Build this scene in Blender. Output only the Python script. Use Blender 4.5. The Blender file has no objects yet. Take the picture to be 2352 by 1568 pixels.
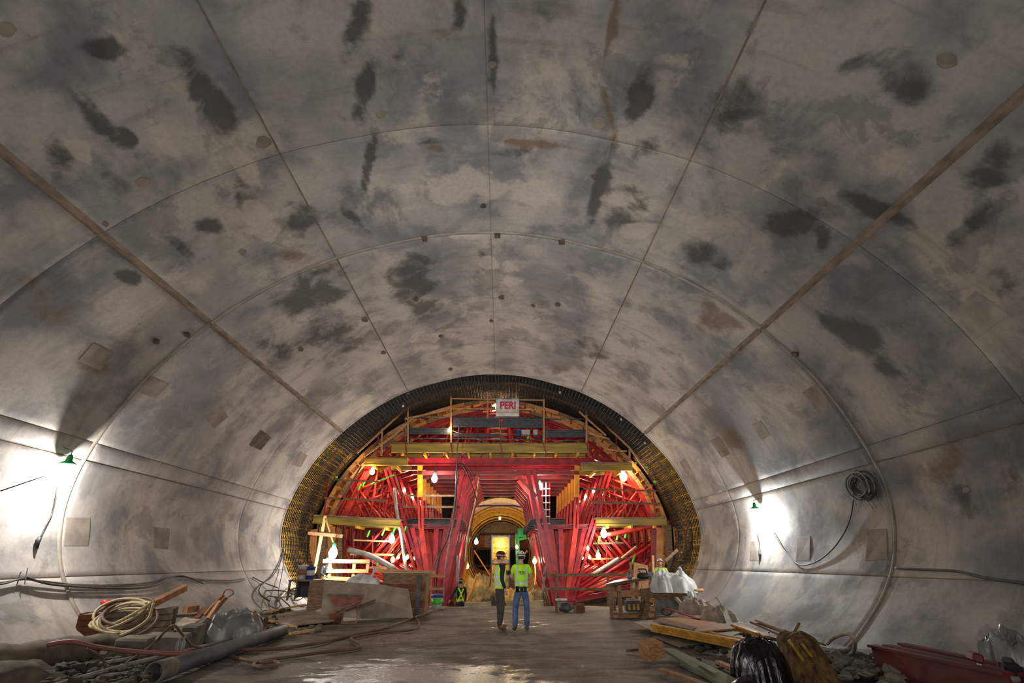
import bpy, bmesh, math, random
import numpy as np
from mathutils import Vector, Matrix

random.seed(7)
PI = math.pi
C = bpy.context.scene.collection

# ---------------------------------------------------------------- camera
FOC = 1111.0                      # focal length in photo pixels (17 mm on a 36 mm sensor)
PITCH = math.atan(507 / FOC)
YAW = math.atan(26 / FOC * math.cos(PITCH))
EYE = Vector((0, 0, 1.55))
FWD = Vector((math.sin(YAW) * math.cos(PITCH), math.cos(YAW) * math.cos(PITCH), math.sin(PITCH)))
RGT = Vector((math.cos(YAW), -math.sin(YAW), 0))
UPV = RGT.cross(FWD)
cam_data = bpy.data.cameras.new('camera')
cam = bpy.data.objects.new('camera', cam_data)
C.objects.link(cam)
cam_data.sensor_width = 36
cam_data.lens = 36 * FOC / 2352
cam_data.clip_start = 0.05
cam_data.clip_end = 300
cam.matrix_world = Matrix(((RGT.x, UPV.x, -FWD.x, EYE.x), (RGT.y, UPV.y, -FWD.y, EYE.y),
                           (RGT.z, UPV.z, -FWD.z, EYE.z), (0, 0, 0, 1)))
scene = bpy.context.scene
scene.camera = cam
scene.view_settings.view_transform = 'Standard'
scene.view_settings.look = 'None'
scene.view_settings.gamma = 1
scene.view_settings.use_curve_mapping = False
scene.view_settings.exposure = 0.0

# ---------------------------------------------------------------- world: faint stray light of a long tunnel
world = bpy.data.worlds.new('world')
scene.world = world
world.use_nodes = True
world.node_tree.nodes['Background'].inputs[0].default_value = (0.055, 0.05, 0.043, 1)
world.node_tree.nodes['Background'].inputs[1].default_value = 0.5


def area_lamp(name, loc, target, size, power, col):
    l = bpy.data.lights.new(name, 'AREA')
    l.shape = 'DISK'
    l.size = size
    l.energy = power
    l.color = col
    o = bpy.data.objects.new(name, l)
    C.objects.link(o)
    l.spread = math.radians(115)
    o.location = loc
    o.rotation_euler = (Vector(target) - Vector(loc)).to_track_quat('-Z', 'Y').to_euler()
    return o


# unseen fill lights added behind the camera to brighten vault and gantry
area_lamp('fill_light', (-2.0, -4.0, 2.2), (-2.0, 16.0, 9.0), 1.2, 150, (1.0, 0.975, 0.95))
area_lamp('fill_light', (2.4, -4.0, 2.2), (1.2, 16.0, 8.4), 1.2, 140, (1.0, 0.975, 0.95))
area_lamp('fill_light', (0.3, -1.0, 3.0), (0.0, 20.0, 8.6), 1.0, 185, (1.0, 0.98, 0.97)).data.spread = math.radians(62)


def point_lamp(name, loc, power, col, radius=0.06):
    l = bpy.data.lights.new(name, 'POINT')
    l.energy = power
    l.color = col
    l.shadow_soft_size = radius
    o = bpy.data.objects.new(name, l)
    C.objects.link(o)
    o.location = loc
    return o


# ---------------------------------------------------------------- geometry helpers
XC = -0.35                                    # tunnel axis x
PROF = [(0, 9.86), (1.3, 9.77), (2.6, 9.47), (4.15, 8.95), (5.6, 8.12), (6.8, 7.12), (7.86, 5.86), (8.43, 4.8), (8.78, 3.8),
        (8.9, 3.1), (8.86, 2.4), (8.6, 1.6), (8.17, 0.95), (7.62, 0.4), (7.1, -0.02), (6.2, -0.6)]


def _spline(P, n=40):
    out = []
    Q = [(-P[1][0], P[1][1])] + P + [(2 * P[-1][0] - P[-2][0], 2 * P[-1][1] - P[-2][1])]
    for i in range(1, len(Q) - 2):
        p0, p1, p2, p3 = [np.array(q, float) for q in Q[i - 1:i + 3]]
        for k in range(n):
            t = k / n
            out.append(0.5 * (2 * p1 + (p2 - p0) * t + (2 * p0 - 5 * p1 + 4 * p2 - p3) * t * t + (3 * p1 - p0 - 3 * p2 + p3) * t ** 3))
    out.append(np.array(P[-1], float))
    return np.array(out)


HP = _spline(PROF)
HS = np.concatenate([[0], np.cumsum(np.hypot(*(HP[1:] - HP[:-1]).T))])
SMAX = HS[-1]


def prof(s, inset=0.0):
    """point (x, z) on the tunnel profile at signed arc length s from the crown"""
    a = abs(s)
    x = np.interp(a, HS, HP[:, 0])
    z = np.interp(a, HS, HP[:, 1])
    d = 0.05
    x2, z2 = np.interp(a + d, HS, HP[:, 0]), np.interp(a + d, HS, HP[:, 1])
    x1, z1 = np.interp(a - d, HS, HP[:, 0]) if a > d else -np.interp(d - a, HS, HP[:, 0]), np.interp(abs(a - d), HS, HP[:, 1])
    tx, tz = x2 - x1, z2 - z1
    L = math.hypot(tx, tz) or 1
    nx, nz = tz / L, -tx / L                  # inward normal
    sg = 1 if s >= 0 else -1
    return XC + sg * (x + nx * inset), z + nz * inset


def s_of_height(z):
    i = np.argmax(HP[:, 1] < z)
    return HS[i]


def ray(px, py):
    return FWD * FOC + RGT * (px - 1176) - UPV * (py - 784)


def W(px, py, Y):
    """point of the photo's ray at depth Y"""
    d = ray(px, py)
    return EYE + d * (Y / d.y)


def G(px, py, z=0.0):
    d = ray(px, py)
    return EYE + d * ((z - 1.55) / d.z)


def wall_hit(px, py):
    """(s, Y) where the photo's ray meets the lining"""
    d = ray(px, py)
    lo, hi = 0.5, 80.0
    def outside(Y):
        p = EYE + d * (Y / d.y)
        x, z = abs(p.x - XC), p.z
        if x > 8.9 or z > 9.86:
            return True
        if z >= 3.1:
            return x > np.interp(-z, -HP[:, 1], HP[:, 0]) if z < 9.86 else True
        return x > np.interp(-z, -HP[:, 1], HP[:, 0])
    for _ in range(50):
        m = (lo + hi) / 2
        if outside(m):
            hi = m
        else:
            lo = m
    p = EYE + d * (lo / d.y)
    q = np.array([abs(p.x - XC), p.z])
    i = int(np.argmin(((HP - q) ** 2).sum(1)))
    return math.copysign(HS[i], p.x - XC), lo


def mk(name, verts, faces, mat, parent=None, smooth=False, origin=None):
    """one mesh object; verts in world coordinates; the origin goes to the base centre"""
    me = bpy.data.meshes.new(name)
    V = np.array([tuple(v) for v in verts], dtype=float)
    if parent is not None:
        off = np.array(parent_world(parent))
    elif origin is not None:
        off = np.array(origin, dtype=float)
    else:
        off = np.array([(V[:, 0].min() + V[:, 0].max()) / 2, (V[:, 1].min() + V[:, 1].max()) / 2, V[:, 2].min()])
    me.from_pydata((V - off).tolist(), [], faces)
    if isinstance(mat, (list, tuple)):
        for m in mat:
            me.materials.append(m)
    elif mat is not None:
        me.materials.append(mat)
    if smooth:
        me.polygons.foreach_set('use_smooth', [True] * len(me.polygons))
    me.update()
    o = bpy.data.objects.new(name, me)
    C.objects.link(o)
    if parent is not None:
        o.parent = parent
    else:
        o.location = off
    return o


def parent_world(p):
    v = Vector((0, 0, 0))
    while p is not None:
        v = v + p.location
        p = p.parent
    return v


def tag(o, label=None, cat=None, group=None, kind=None):
    if label:
        o['label'] = label
    if cat:
        o['category'] = cat
    if group:
        o['group'] = group
    if kind:
        o['kind'] = kind
    return o


def thing(name, label, cat, loc, group=None, kind=None):
    o = bpy.data.objects.new(name, None)
    C.objects.link(o)
    o.location = loc
    o.empty_display_size = 0.2
    return tag(o, label, cat, group, kind)


def kids(o):
    return [c for c in bpy.data.objects if c.parent == o]


def copy_tree(o, loc=None, label=None, _idx=None):
    if _idx is None:
        _idx = {}
        for c in bpy.data.objects:
            if c.parent is not None:
                _idx.setdefault(c.parent.name, []).append(c)
    r = o.copy()
    C.objects.link(r)
    if loc is not None:
        r.location = loc
    if label:
        r['label'] = label
    for ch in _idx.get(o.name, []):
        d = copy_tree(ch, None, None, _idx)
        d.parent = r
    return r


class MB:
    """collects shapes for one mesh"""
    def __init__(s):
        s.v, s.f, s.mi = [], [], []

    def add(s, v, f, mi=0):
        b = len(s.v)
        s.v += [tuple(q) for q in v]
        s.f += [tuple(i + b for i in q) for q in f]
        s.mi += [mi] * len(f)

    def box(s, c, d, rz=0.0, rx=0.0, ry=0.0, mi=0, bev=0.0):
        M = Matrix.Rotation(rz, 3, 'Z') @ Matrix.Rotation(rx, 3, 'X') @ Matrix.Rotation(ry, 3, 'Y')
        c = Vector(c)
        h = Vector(d) / 2
        if bev <= 0:
            pts = [Vector((x * h.x, y * h.y, z * h.z)) for x in (-1, 1) for y in (-1, 1) for z in (-1, 1)]
            s.add([c + M @ p for p in pts], [(0, 1, 3, 2), (4, 6, 7, 5), (0, 4, 5, 1), (2, 3, 7, 6), (0, 2, 6, 4), (1, 5, 7, 3)], mi)
        else:
            b = min(bev, h.x * .9, h.y * .9, h.z * .9)
            pts, idx = [], {}
            for x in (-1, 1):
                for y in (-1, 1):
                    for z in (-1, 1):
                        idx[(x, y, z)] = len(pts)
                        pts += [Vector((x * h.x, y * (h.y - b), z * (h.z - b))), Vector((x * (h.x - b), y * h.y, z * (h.z - b))),
                                Vector((x * (h.x - b), y * (h.y - b), z * h.z))]
            F = []
            I = lambda x, y, z, k: idx[(x, y, z)] + k
            for q in (-1, 1):
                F.append([I(q, a, b2, 0) for a, b2 in ((-1, -1), (1, -1), (1, 1), (-1, 1))][::q])
                F.append([I(a, q, b2, 1) for a, b2 in ((-1, -1), (1, -1), (1, 1), (-1, 1))][::-q])
                F.append([I(a, b2, q, 2) for a, b2 in ((-1, -1), (1, -1), (1, 1), (-1, 1))][::q])
            for a in (-1, 1):
                for b2 in (-1, 1):
                    F.append([I(a, b2, -1, 0), I(a, b2, 1, 0), I(a, b2, 1, 1), I(a, b2, -1, 1)])
                    F.append([I(a, -1, b2, 0), I(a, 1, b2, 0), I(a, 1, b2, 2), I(a, -1, b2, 2)])
                    F.append([I(-1, a, b2, 1), I(1, a, b2, 1), I(1, a, b2, 2), I(-1, a, b2, 2)])
                    for c2 in (-1, 1):
                        F.append([I(a, b2, c2, 0), I(a, b2, c2, 1), I(a, b2, c2, 2)])
            s.add([c + M @ p for p in pts], F, mi)
        return s

    def bar(s, p0, p1, w, h=None, up=(0, 0, 1), mi=0):
        """rectangular bar; w across, h along up"""
        p0, p1 = Vector(p0), Vector(p1)
        h = w if h is None else h
        d = (p1 - p0).normalized()
        u = Vector(up)
        r = d.cross(u)
        if r.length < 1e-4:
            r = d.cross(Vector((0, 1, 0)))
        r.normalize()
        u = r.cross(d).normalized()
        pts = []
        for p in (p0, p1):
            for a, b in ((-1, -1), (1, -1), (1, 1), (-1, 1)):
                pts.append(p + r * (a * w / 2) + u * (b * h / 2))
        s.add(pts, [(0, 3, 2, 1), (4, 5, 6, 7), (0, 1, 5, 4), (1, 2, 6, 5), (2, 3, 7, 6), (3, 0, 4, 7)], mi)
        return s

    def sect(s, p0, p1, sec, up=(0, 0, 1), mi=0):
        """extrude a closed 2D section (list of (across, up)) from p0 to p1"""
        p0, p1 = Vector(p0), Vector(p1)
        d = (p1 - p0).normalized()
        u = Vector(up)
        r = d.cross(u)
        if r.length < 1e-4:
            r = d.cross(Vector((0, 1, 0)))
        r.normalize()
        u = r.cross(d).normalized()
        n = len(sec)
        pts = [p + r * a + u * b for p in (p0, p1) for a, b in sec]
        F = [(i, (i + 1) % n, n + (i + 1) % n, n + i) for i in range(n)]
        F += [tuple(range(n))[::-1], tuple(range(n, 2 * n))]
        s.add(pts, F, mi)
        return s

    def ibeam(s, p0, p1, w, h, t=None, up=(0, 0, 1), mi=0):
        t = t or min(w, h) * 0.14
        a, b = w / 2, h / 2
        q = t / 2
        sec = [(-a, -b), (a, -b), (a, -b + t), (q, -b + t), (q, b - t), (a, b - t), (a, b), (-a, b), (-a, b - t), (-q, b - t), (-q, -b + t), (-a, -b + t)]
        return s.sect(p0, p1, sec, up, mi)

    def twin(s, p0, p1, w, h, up=(0, 1, 0), mi=0):
        """two channels back to back with a gap, as on formwork walers"""
        t = max(0.008, w * .07)
        g = w * 0.12
        a, b = w / 2, h / 2
        for q in (-1, 1):
            sec = [(q * g, -b), (q * a, -b), (q * a, -b + t), (q * (g + t), -b + t), (q * (g + t), b - t), (q * a, b - t), (q * a, b), (q * g, b)]
            if q < 0:
                sec = sec[::-1]
            s.sect(p0, p1, sec, up, mi)
        return s

    def tube(s, pts, r, n=8, mi=0, cap=True, closed=False):
        pts = [Vector(p) for p in pts]
        rs = r if isinstance(r, (list, tuple)) else [r] * len(pts)
        prev = None
        base = len(s.v)
        V = []
        for i, p in enumerate(pts):
            a = pts[max(i - 1, 0)]
            b = pts[min(i + 1, len(pts) - 1)]
            d = b - a
            if d.length < 1e-9:
                d = Vector((0, 0, 1))
            d.normalize()
            if prev is None:
                u = Vector((0, 0, 1)) if abs(d.z) < .9 else Vector((1, 0, 0))
            else:
                u = prev
            u = (u - d * u.dot(d))
            if u.length < 1e-6:
                u = d.orthogonal()
            u.normalize()
            prev = u
            w = d.cross(u)
            for k in range(n):
                t = 2 * PI * k / n
                V.append(p + (u * math.cos(t) + w * math.sin(t)) * rs[i])
        F = []
        m = len(pts)
        for i in range(m - 1):
            for k in range(n):
                F.append((i * n + k, i * n + (k + 1) % n, (i + 1) * n + (k + 1) % n, (i + 1) * n + k))
        if cap:
            F.append(tuple(range(n))[::-1])
            F.append(tuple((m - 1) * n + k for k in range(n)))
        s.add(V, F, mi)
        return s

    def lathe(s, c, prof2, n=16, mi=0, axis=(0, 0, 1), sx=1.0, sy=1.0):
        """revolve (radius, height) pairs about axis through c"""
        c = Vector(c)
        q = Vector((0, 0, 1)).rotation_difference(Vector(axis))
        V, F = [], []
        for (r, h) in prof2:
            for k in range(n):
                t = 2 * PI * k / n
                V.append(c + q @ Vector((r * math.cos(t) * sx, r * math.sin(t) * sy, h)))
        for i in range(len(prof2) - 1):
            for k in range(n):
                F.append((i * n + k, i * n + (k + 1) % n, (i + 1) * n + (k + 1) % n, (i + 1) * n + k))
        ring_closed = tuple(prof2[0]) == tuple(prof2[-1])
        if prof2[0][0] > 1e-4 and not ring_closed:
            F.append(tuple(range(n))[::-1])
        if prof2[-1][0] > 1e-4 and not ring_closed:
            F.append(tuple((len(prof2) - 1) * n + k for k in range(n)))
        s.add(V, F, mi)
        return s

    def sheet(s, fn, nu, nv, thick=0.004, mi=0):
        """closed thin sheet from fn(u, v) -> point; offset along the normal"""
        P = [[Vector(fn(i / nu, j / nv)) for j in range(nv + 1)] for i in range(nu + 1)]
        top, bot = [], []
        for i in range(nu + 1):
            for j in range(nv + 1):
                du = P[min(i + 1, nu)][j] - P[max(i - 1, 0)][j]
                dv = P[i][min(j + 1, nv)] - P[i][max(j - 1, 0)]
                nrm = du.cross(dv)
                nrm = nrm.normalized() if nrm.length > 1e-9 else Vector((0, 0, 1))
                top.append(P[i][j] + nrm * thick / 2)
                bot.append(P[i][j] - nrm * thick / 2)
        K = (nu + 1) * (nv + 1)
        I = lambda i, j: i * (nv + 1) + j
        F = []
        for i in range(nu):
            for j in range(nv):
                q = (I(i, j), I(i + 1, j), I(i + 1, j + 1), I(i, j + 1))
                F.append(q)
                F.append(tuple(K + k for k in q[::-1]))
        edge = [I(i, 0) for i in range(nu + 1)] + [I(nu, j) for j in range(1, nv + 1)] + [I(i, nv) for i in range(nu - 1, -1, -1)] + [I(0, j) for j in range(nv - 1, 0, -1)]
        for a, b in zip(edge, edge[1:] + edge[:1]):
            F.append((b, a, K + a, K + b))
        s.add(top + bot, F, mi)
        return s

    def blob(s, c, d, seed=0, rough=0.2, nu=14, nv=10, rz=0.0, mi=0, flat=0.0):
        """lumpy closed mass"""
        rr = random.Random(seed)
        ph = [(rr.uniform(0, 6.3), rr.uniform(0, 6.3), rr.uniform(1, 4), rr.uniform(1, 4)) for _ in range(6)]
        c = Vector(c)
        V, F = [], []
        M = Matrix.Rotation(rz, 3, 'Z')
        for j in range(nv + 1):
            t = PI * j / nv
            for i in range(nu):
                p = 2 * PI * i / nu
                k = 1.0
                for a, b, m1, m2 in ph:
                    k += rough / 2.4 * math.sin(round(m1) * p + a) * math.sin(m2 * t + b) * math.sin(t)
                z = math.cos(t)
                if z < -flat and flat > 0:
                    z = -flat
                V.append(c + M @ Vector((d[0] / 2 * k * math.sin(t) * math.cos(p), d[1] / 2 * k * math.sin(t) * math.sin(p), d[2] / 2 * z * (k if z > 0 else 1))))
        for j in range(nv):
            for i in range(nu):
                F.append((j * nu + i, (j + 1) * nu + i, (j + 1) * nu + (i + 1) % nu, j * nu + (i + 1) % nu))
        s.add(V, F, mi)
        return s

    def build(s, name, mat, parent=None, smooth=False, origin=None):
        o = mk(name, s.v, s.f, mat, parent, smooth, origin)
        if any(s.mi):
            o.data.polygons.foreach_set('material_index', s.mi)
        return o


def curve_pts(P, n=10):
    """smooth path through points"""
    P = [Vector(p) for p in P]
    Q = [P[0] * 2 - P[1]] + P + [P[-1] * 2 - P[-2]]
    out = []
    for i in range(1, len(Q) - 2):
        p0, p1, p2, p3 = Q[i - 1:i + 3]
        for k in range(n):
            t = k / n
            out.append(0.5 * (2 * p1 + (p2 - p0) * t + (2 * p0 - 5 * p1 + 4 * p2 - p3) * t * t + (3 * p1 - p0 - 3 * p2 + p3) * t ** 3))
    out.append(P[-1])
    return out


# ---------------------------------------------------------------- materials
def new_mat(name):
    m = bpy.data.materials.new(name)
    m.use_nodes = True
    nt = m.node_tree
    return m, nt, nt.nodes['Principled BSDF']


def rgb(*c):
    """sRGB 0-255 to linear"""
    return tuple(((v / 255) / 12.92 if v / 255 <= 0.04045 else ((v / 255 + 0.055) / 1.055) ** 2.4) for v in c) + (1,)


def mat(name, c1, c2=None, scale=6.0, rough=0.6, metal=0.0, bump=0.0, stretch=(1, 1, 1), detail=5, trans=0.0, alpha=1.0, spec=0.5, rough2=None):
    m, nt, b = new_mat(name)
    b.inputs['Roughness'].default_value = rough
    b.inputs['Metallic'].default_value = metal
    b.inputs['Specular IOR Level'].default_value = spec
    if trans:
        b.inputs['Transmission Weight'].default_value = trans
    if alpha < 1:
        b.inputs['Alpha'].default_value = alpha
    tc = nt.nodes.new('ShaderNodeTexCoord')
    mp = nt.nodes.new('ShaderNodeMapping')
    mp.inputs['Scale'].default_value = stretch
    nt.links.new(tc.outputs['Object'], mp.inputs[0])
    n = nt.nodes.new('ShaderNodeTexNoise')
    n.inputs['Scale'].default_value = scale
    n.inputs['Detail'].default_value = detail
    nt.links.new(mp.outputs[0], n.inputs['Vector'])
    r = nt.nodes.new('ShaderNodeValToRGB')
    r.color_ramp.elements[0].position = 0.35
    r.color_ramp.elements[1].position = 0.65
    r.color_ramp.elements[0].color = c2 or tuple(v * 0.72 for v in c1[:3]) + (1,)
    r.color_ramp.elements[1].color = c1
    nt.links.new(n.outputs[0], r.inputs[0])
    nt.links.new(r.outputs[0], b.inputs['Base Color'])
    if rough2 is not None:
        mr = nt.nodes.new('ShaderNodeMapRange')
        mr.inputs[3].default_value = rough
        mr.inputs[4].default_value = rough2
        nt.links.new(n.outputs[0], mr.inputs[0])
        nt.links.new(mr.outputs[0], b.inputs['Roughness'])
    if bump:
        bp = nt.nodes.new('ShaderNodeBump')
        bp.inputs['Strength'].default_value = bump
        bp.inputs['Distance'].default_value = 0.02
        nt.links.new(n.outputs[0], bp.inputs['Height'])
        nt.links.new(bp.outputs[0], b.inputs['Normal'])
    return m


def emis(name, col, strength):
    m, nt, b = new_mat(name)
    b.inputs['Base Color'].default_value = (0.8, 0.8, 0.8, 1)
    b.inputs['Emission Color'].default_value = col
    b.inputs['Emission Strength'].default_value = strength
    return m


def concrete_mat():
    m, nt, b = new_mat('lining_concrete')
    N, Lk = nt.nodes, nt.links
    uv = N.new('ShaderNodeUVMap')
    uv.uv_map = 'UVMap'
    at = N.new('ShaderNodeAttribute')
    at.attribute_name = 'stain'
    sep = N.new('ShaderNodeSeparateColor')
    Lk.new(at.outputs['Color'], sep.inputs[0])

    def noise(scale, detail=6, rough=.55, st=(1, 1, 1), dist=0.0):
        mp = N.new('ShaderNodeMapping')
        mp.inputs['Scale'].default_value = st
        Lk.new(uv.outputs[0], mp.inputs[0])
        n = N.new('ShaderNodeTexNoise')
        n.inputs['Scale'].default_value = scale
        n.inputs['Detail'].default_value = detail
        n.inputs['Roughness'].default_value = rough
        n.inputs['Distortion'].default_value = dist
        Lk.new(mp.outputs[0], n.inputs['Vector'])
        return n.outputs[0]

    def ramp(v, p0, p1, a=0.0, c=1.0):
        r = N.new('ShaderNodeMapRange')
        r.interpolation_type = 'SMOOTHSTEP'
        r.inputs[1].default_value = p0
        r.inputs[2].default_value = p1
        r.inputs[3].default_value = a
        r.inputs[4].default_value = c
        Lk.new(v, r.inputs[0])
        return r.outputs[0]

    def math_(op, a, c):
        r = N.new('ShaderNodeMath')
        r.operation = op
        for i, q in enumerate((a, c)):
            if isinstance(q, (int, float)):
                r.inputs[i].default_value = q
            else:
                Lk.new(q, r.inputs[i])
        return r.outputs[0]

    def mix(f, a, c):
        r = N.new('ShaderNodeMix')
        r.data_type = 'RGBA'
        Lk.new(f, r.inputs[0])
        for i, q in ((6, a), (7, c)):
            if isinstance(q, tuple):
                r.inputs[i].default_value = q
            else:
                Lk.new(q, r.inputs[i])
        return r.outputs[2]

    big = noise(0.32, 3, .55, (1, 0.8, 1), 0.3)
    mid = noise(0.8, 6, .60, (1, 0.8, 1), 0.25)
    mid2 = noise(0.62, 9, .66, (1, .8, 1), 0.35)
    fine = noise(9, 8, .7)
    veryfine = noise(46, 4, .7)
    streak = noise(0.8, 7, .6, (0.45, 3.2, 1), 0.3)
    brushed = noise(1.0, 8, .7, (0.5, 14, 1), 0.2)
    base = mix(ramp(big, .36, .62), rgb(126, 124, 124), rgb(170, 164, 157))
    base = mix(ramp(mid, .44, .66, 0, .85), base, rgb(108, 106, 108))
    base = mix(ramp(noise(0.5, 5, .6, (1, 1, 1), 0.3), .50, .66, 0, .6), base, rgb(186, 176, 164))
    base = mix(ramp(mid2, .555, .60, 0, .42), base, rgb(92, 90, 88))
    base = mix(ramp(mid2, .36, .44, .30, 0), base, rgb(178, 170, 160))
    base = mix(ramp(streak, .54, .72, 0, .4), base, rgb(100, 92, 80))
    base = mix(ramp(brushed, .56, .74, 0, .22), base, rgb(176, 168, 158))
    # placed stains: attribute mask broken up by noise so the edges turn ragged
    def patchy(ch, lo, hi, amp):
        v = math_('ADD', sep.outputs[ch], math_('MULTIPLY', math_('SUBTRACT', noise(1.25, 9, .62, (1, 1, 1), .35), .5), 1.9))
        return ramp(v, lo, hi, 0, amp)
    base = mix(patchy(0, .30, .74, .88), base, rgb(64, 62, 59))
    base = mix(patchy(1, .34, .76, .75), base, rgb(104, 84, 60))
    base = mix(patchy(2, .36, .62, .7), base, rgb(186, 176, 164))
    base = mix(ramp(fine, .36, .60, .16, 0), base, rgb(92, 85, 78))
    pits = ramp(veryfine, .70, .78, 0, .45)
    base = mix(pits, base, rgb(70, 64, 58))
    Lk.new(base, b.inputs['Base Color'])
    rg = ramp(mid, .3, .7, .62, .85)
    Lk.new(rg, b.inputs['Roughness'])
    b.inputs['Specular IOR Level'].default_value = 0.4
    bp = N.new('ShaderNodeBump')
    bp.inputs['Strength'].default_value = 0.35
    bp.inputs['Distance'].default_value = 0.012
    Lk.new(math_('ADD', fine, math_('MULTIPLY', veryfine, .3)), bp.inputs['Height'])
    Lk.new(bp.outputs[0], b.inputs['Normal'])
    return m


M = {}
M['concrete'] = concrete_mat()
M['joint'] = mat('joint_grout', rgb(98, 84, 68), rgb(58, 50, 42), 5, .9, bump=.3)
M['joint_tan'] = mat('tan_joint_mortar', rgb(140, 124, 106), rgb(104, 92, 80), 3, .9, bump=.3)
M['lip'] = mat('pale_joint_lip', rgb(150, 141, 130), rgb(122, 114, 104), 3, .85, bump=.2)
M['patch'] = mat('patch_mortar', rgb(140, 130, 118), rgb(112, 103, 94), 3, .85, bump=.25)
M['patch_light'] = mat('pale_patch_mortar', rgb(168, 162, 152), rgb(140, 134, 126), 3, .85, bump=.25)
M['rock'] = mat('raw_rock_lining', rgb(44, 42, 34), rgb(24, 23, 18), 1.5, .9, bump=.6)
M['dirt'] = mat('muddy_rubble', rgb(86, 74, 58), rgb(46, 40, 32), 2.2, .85, bump=.8)
M['red'] = mat('red_gantry_paint', rgb(172, 32, 40), rgb(118, 22, 30), 3, .34, bump=.05, spec=.4)
M['red_bright'] = mat('orange_red_strut_paint', rgb(206, 58, 42), rgb(152, 34, 32), 3, .38, spec=.45)
M['red_dull'] = mat('dusty_red_paint', rgb(150, 34, 34), rgb(96, 40, 36), 2.5, .5)
M['red_dust'] = mat('dark_dusty_red_paint', rgb(104, 30, 30), rgb(70, 26, 26), 2.5, .6)
M['amber'] = mat('amber_yellow_paint', rgb(224, 150, 22), rgb(196, 118, 14), 3, .4)
M['girder'] = mat('olive_yellow_girder_coating', rgb(168, 140, 44), rgb(122, 98, 34), 2.5, .5, stretch=(.3, 3, 3))
M['girder_y'] = mat('yellow_girder_coating', rgb(208, 158, 40), rgb(166, 112, 30), 2.5, .5, stretch=(.3, 3, 3))
M['timber'] = mat('raw_timber', rgb(190, 142, 96), rgb(150, 104, 66), 5, .7, stretch=(1, 6, 6), bump=.15)
M['timber_l'] = mat('fresh_pine', rgb(226, 186, 122), rgb(204, 156, 94), 5, .65, stretch=(1, 6, 6), bump=.1)
M['timber_d'] = mat('weathered_timber', rgb(140, 108, 78), rgb(92, 70, 50), 5, .8, stretch=(1, 6, 6), bump=.2)
M['ply'] = mat('orange_form_plywood', rgb(206, 140, 74), rgb(160, 100, 52), 2.0, .6, stretch=(1, 4, 1), bump=.1)
M['ply_grey'] = mat('dusty_plywood', rgb(158, 143, 125), rgb(122, 108, 92), 2.2, .85, bump=.15)
M['steel'] = mat('galvanised_scaffold_steel', rgb(128, 130, 130), rgb(90, 92, 94), 6, .45, metal=.6)
M['mesh_dark'] = mat('charcoal_edge_board', rgb(70, 74, 78), rgb(48, 52, 56), 7, .55, metal=.2)
M['rebar'] = mat('dark_reinforcing_steel', rgb(74, 58, 46), rgb(36, 30, 27), 3, .7, metal=.4)
M['rebar_y'] = mat('yellow_coated_bar', rgb(216, 164, 34), rgb(160, 116, 24), 3, .55)
M['pvc'] = mat('grey_pvc', rgb(150, 146, 138), rgb(112, 106, 98), 3, .6)
M['pipe_d'] = mat('dark_dusty_pipe', rgb(82, 84, 88), rgb(54, 54, 56), 3, .6, bump=.1)
M['hose_p'] = mat('dusty_pink_hose', rgb(150, 88, 84), rgb(112, 78, 66), 1.6, .6)
M['hose_b'] = mat('muddy_hose', rgb(122, 96, 80), rgb(94, 74, 60), 2, .7)
M['cream'] = mat('cream_hose', rgb(190, 172, 128), rgb(146, 128, 92), 3, .6)
M['black'] = mat('black_rubber', rgb(34, 33, 33), rgb(20, 20, 20), 4, .6)
M['cable'] = mat('grey_black_cable', rgb(84, 78, 72), rgb(52, 48, 44), 4, .6)
M['plastic'] = mat('translucent_plastic_sheet', rgb(150, 148, 144), rgb(116, 112, 106), 3, .35, bump=.6)
M['white'] = mat('white_sack', rgb(214, 212, 206), rgb(176, 172, 168), 4, .6, bump=.3)
M['sack'] = mat('pale_canvas', rgb(182, 168, 150), rgb(142, 128, 112), 4, .8, bump=.3)
M['tarp'] = mat('grey_wrapped_cloth', rgb(118, 106, 90), rgb(74, 64, 52), 3.5, .9, bump=.7)
M['rust'] = mat('rusty_board', rgb(124, 72, 42), rgb(78, 44, 28), 4, .8, bump=.2)
M['block'] = mat('grey_concrete_block', rgb(128, 120, 106), rgb(92, 84, 74), 4, .9, bump=.4)
M['scrap'] = mat('orange_scrap_wood', rgb(168, 114, 76), rgb(116, 78, 50), 5, .75, bump=.2)
M['green'] = mat('green_plastic', rgb(40, 160, 90), rgb(28, 130, 74), 4, .5)
M['lime'] = mat('lime_tag', rgb(90, 210, 50), rgb(60, 170, 40), 4, .5)
M['blue'] = mat('blue_paint', rgb(40, 78, 150), rgb(28, 56, 120), 4, .5)
M['glass_l'] = emis('white_lamp_glow', (1.0, 0.97, 0.92, 1), 60)
M['glass_w'] = emis('warm_lamp_glow', (1.0, 0.74, 0.36, 1), 36)
M['magenta'] = mat('magenta_strap', rgb(200, 30, 140), rgb(160, 20, 110), 4, .5)

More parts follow.
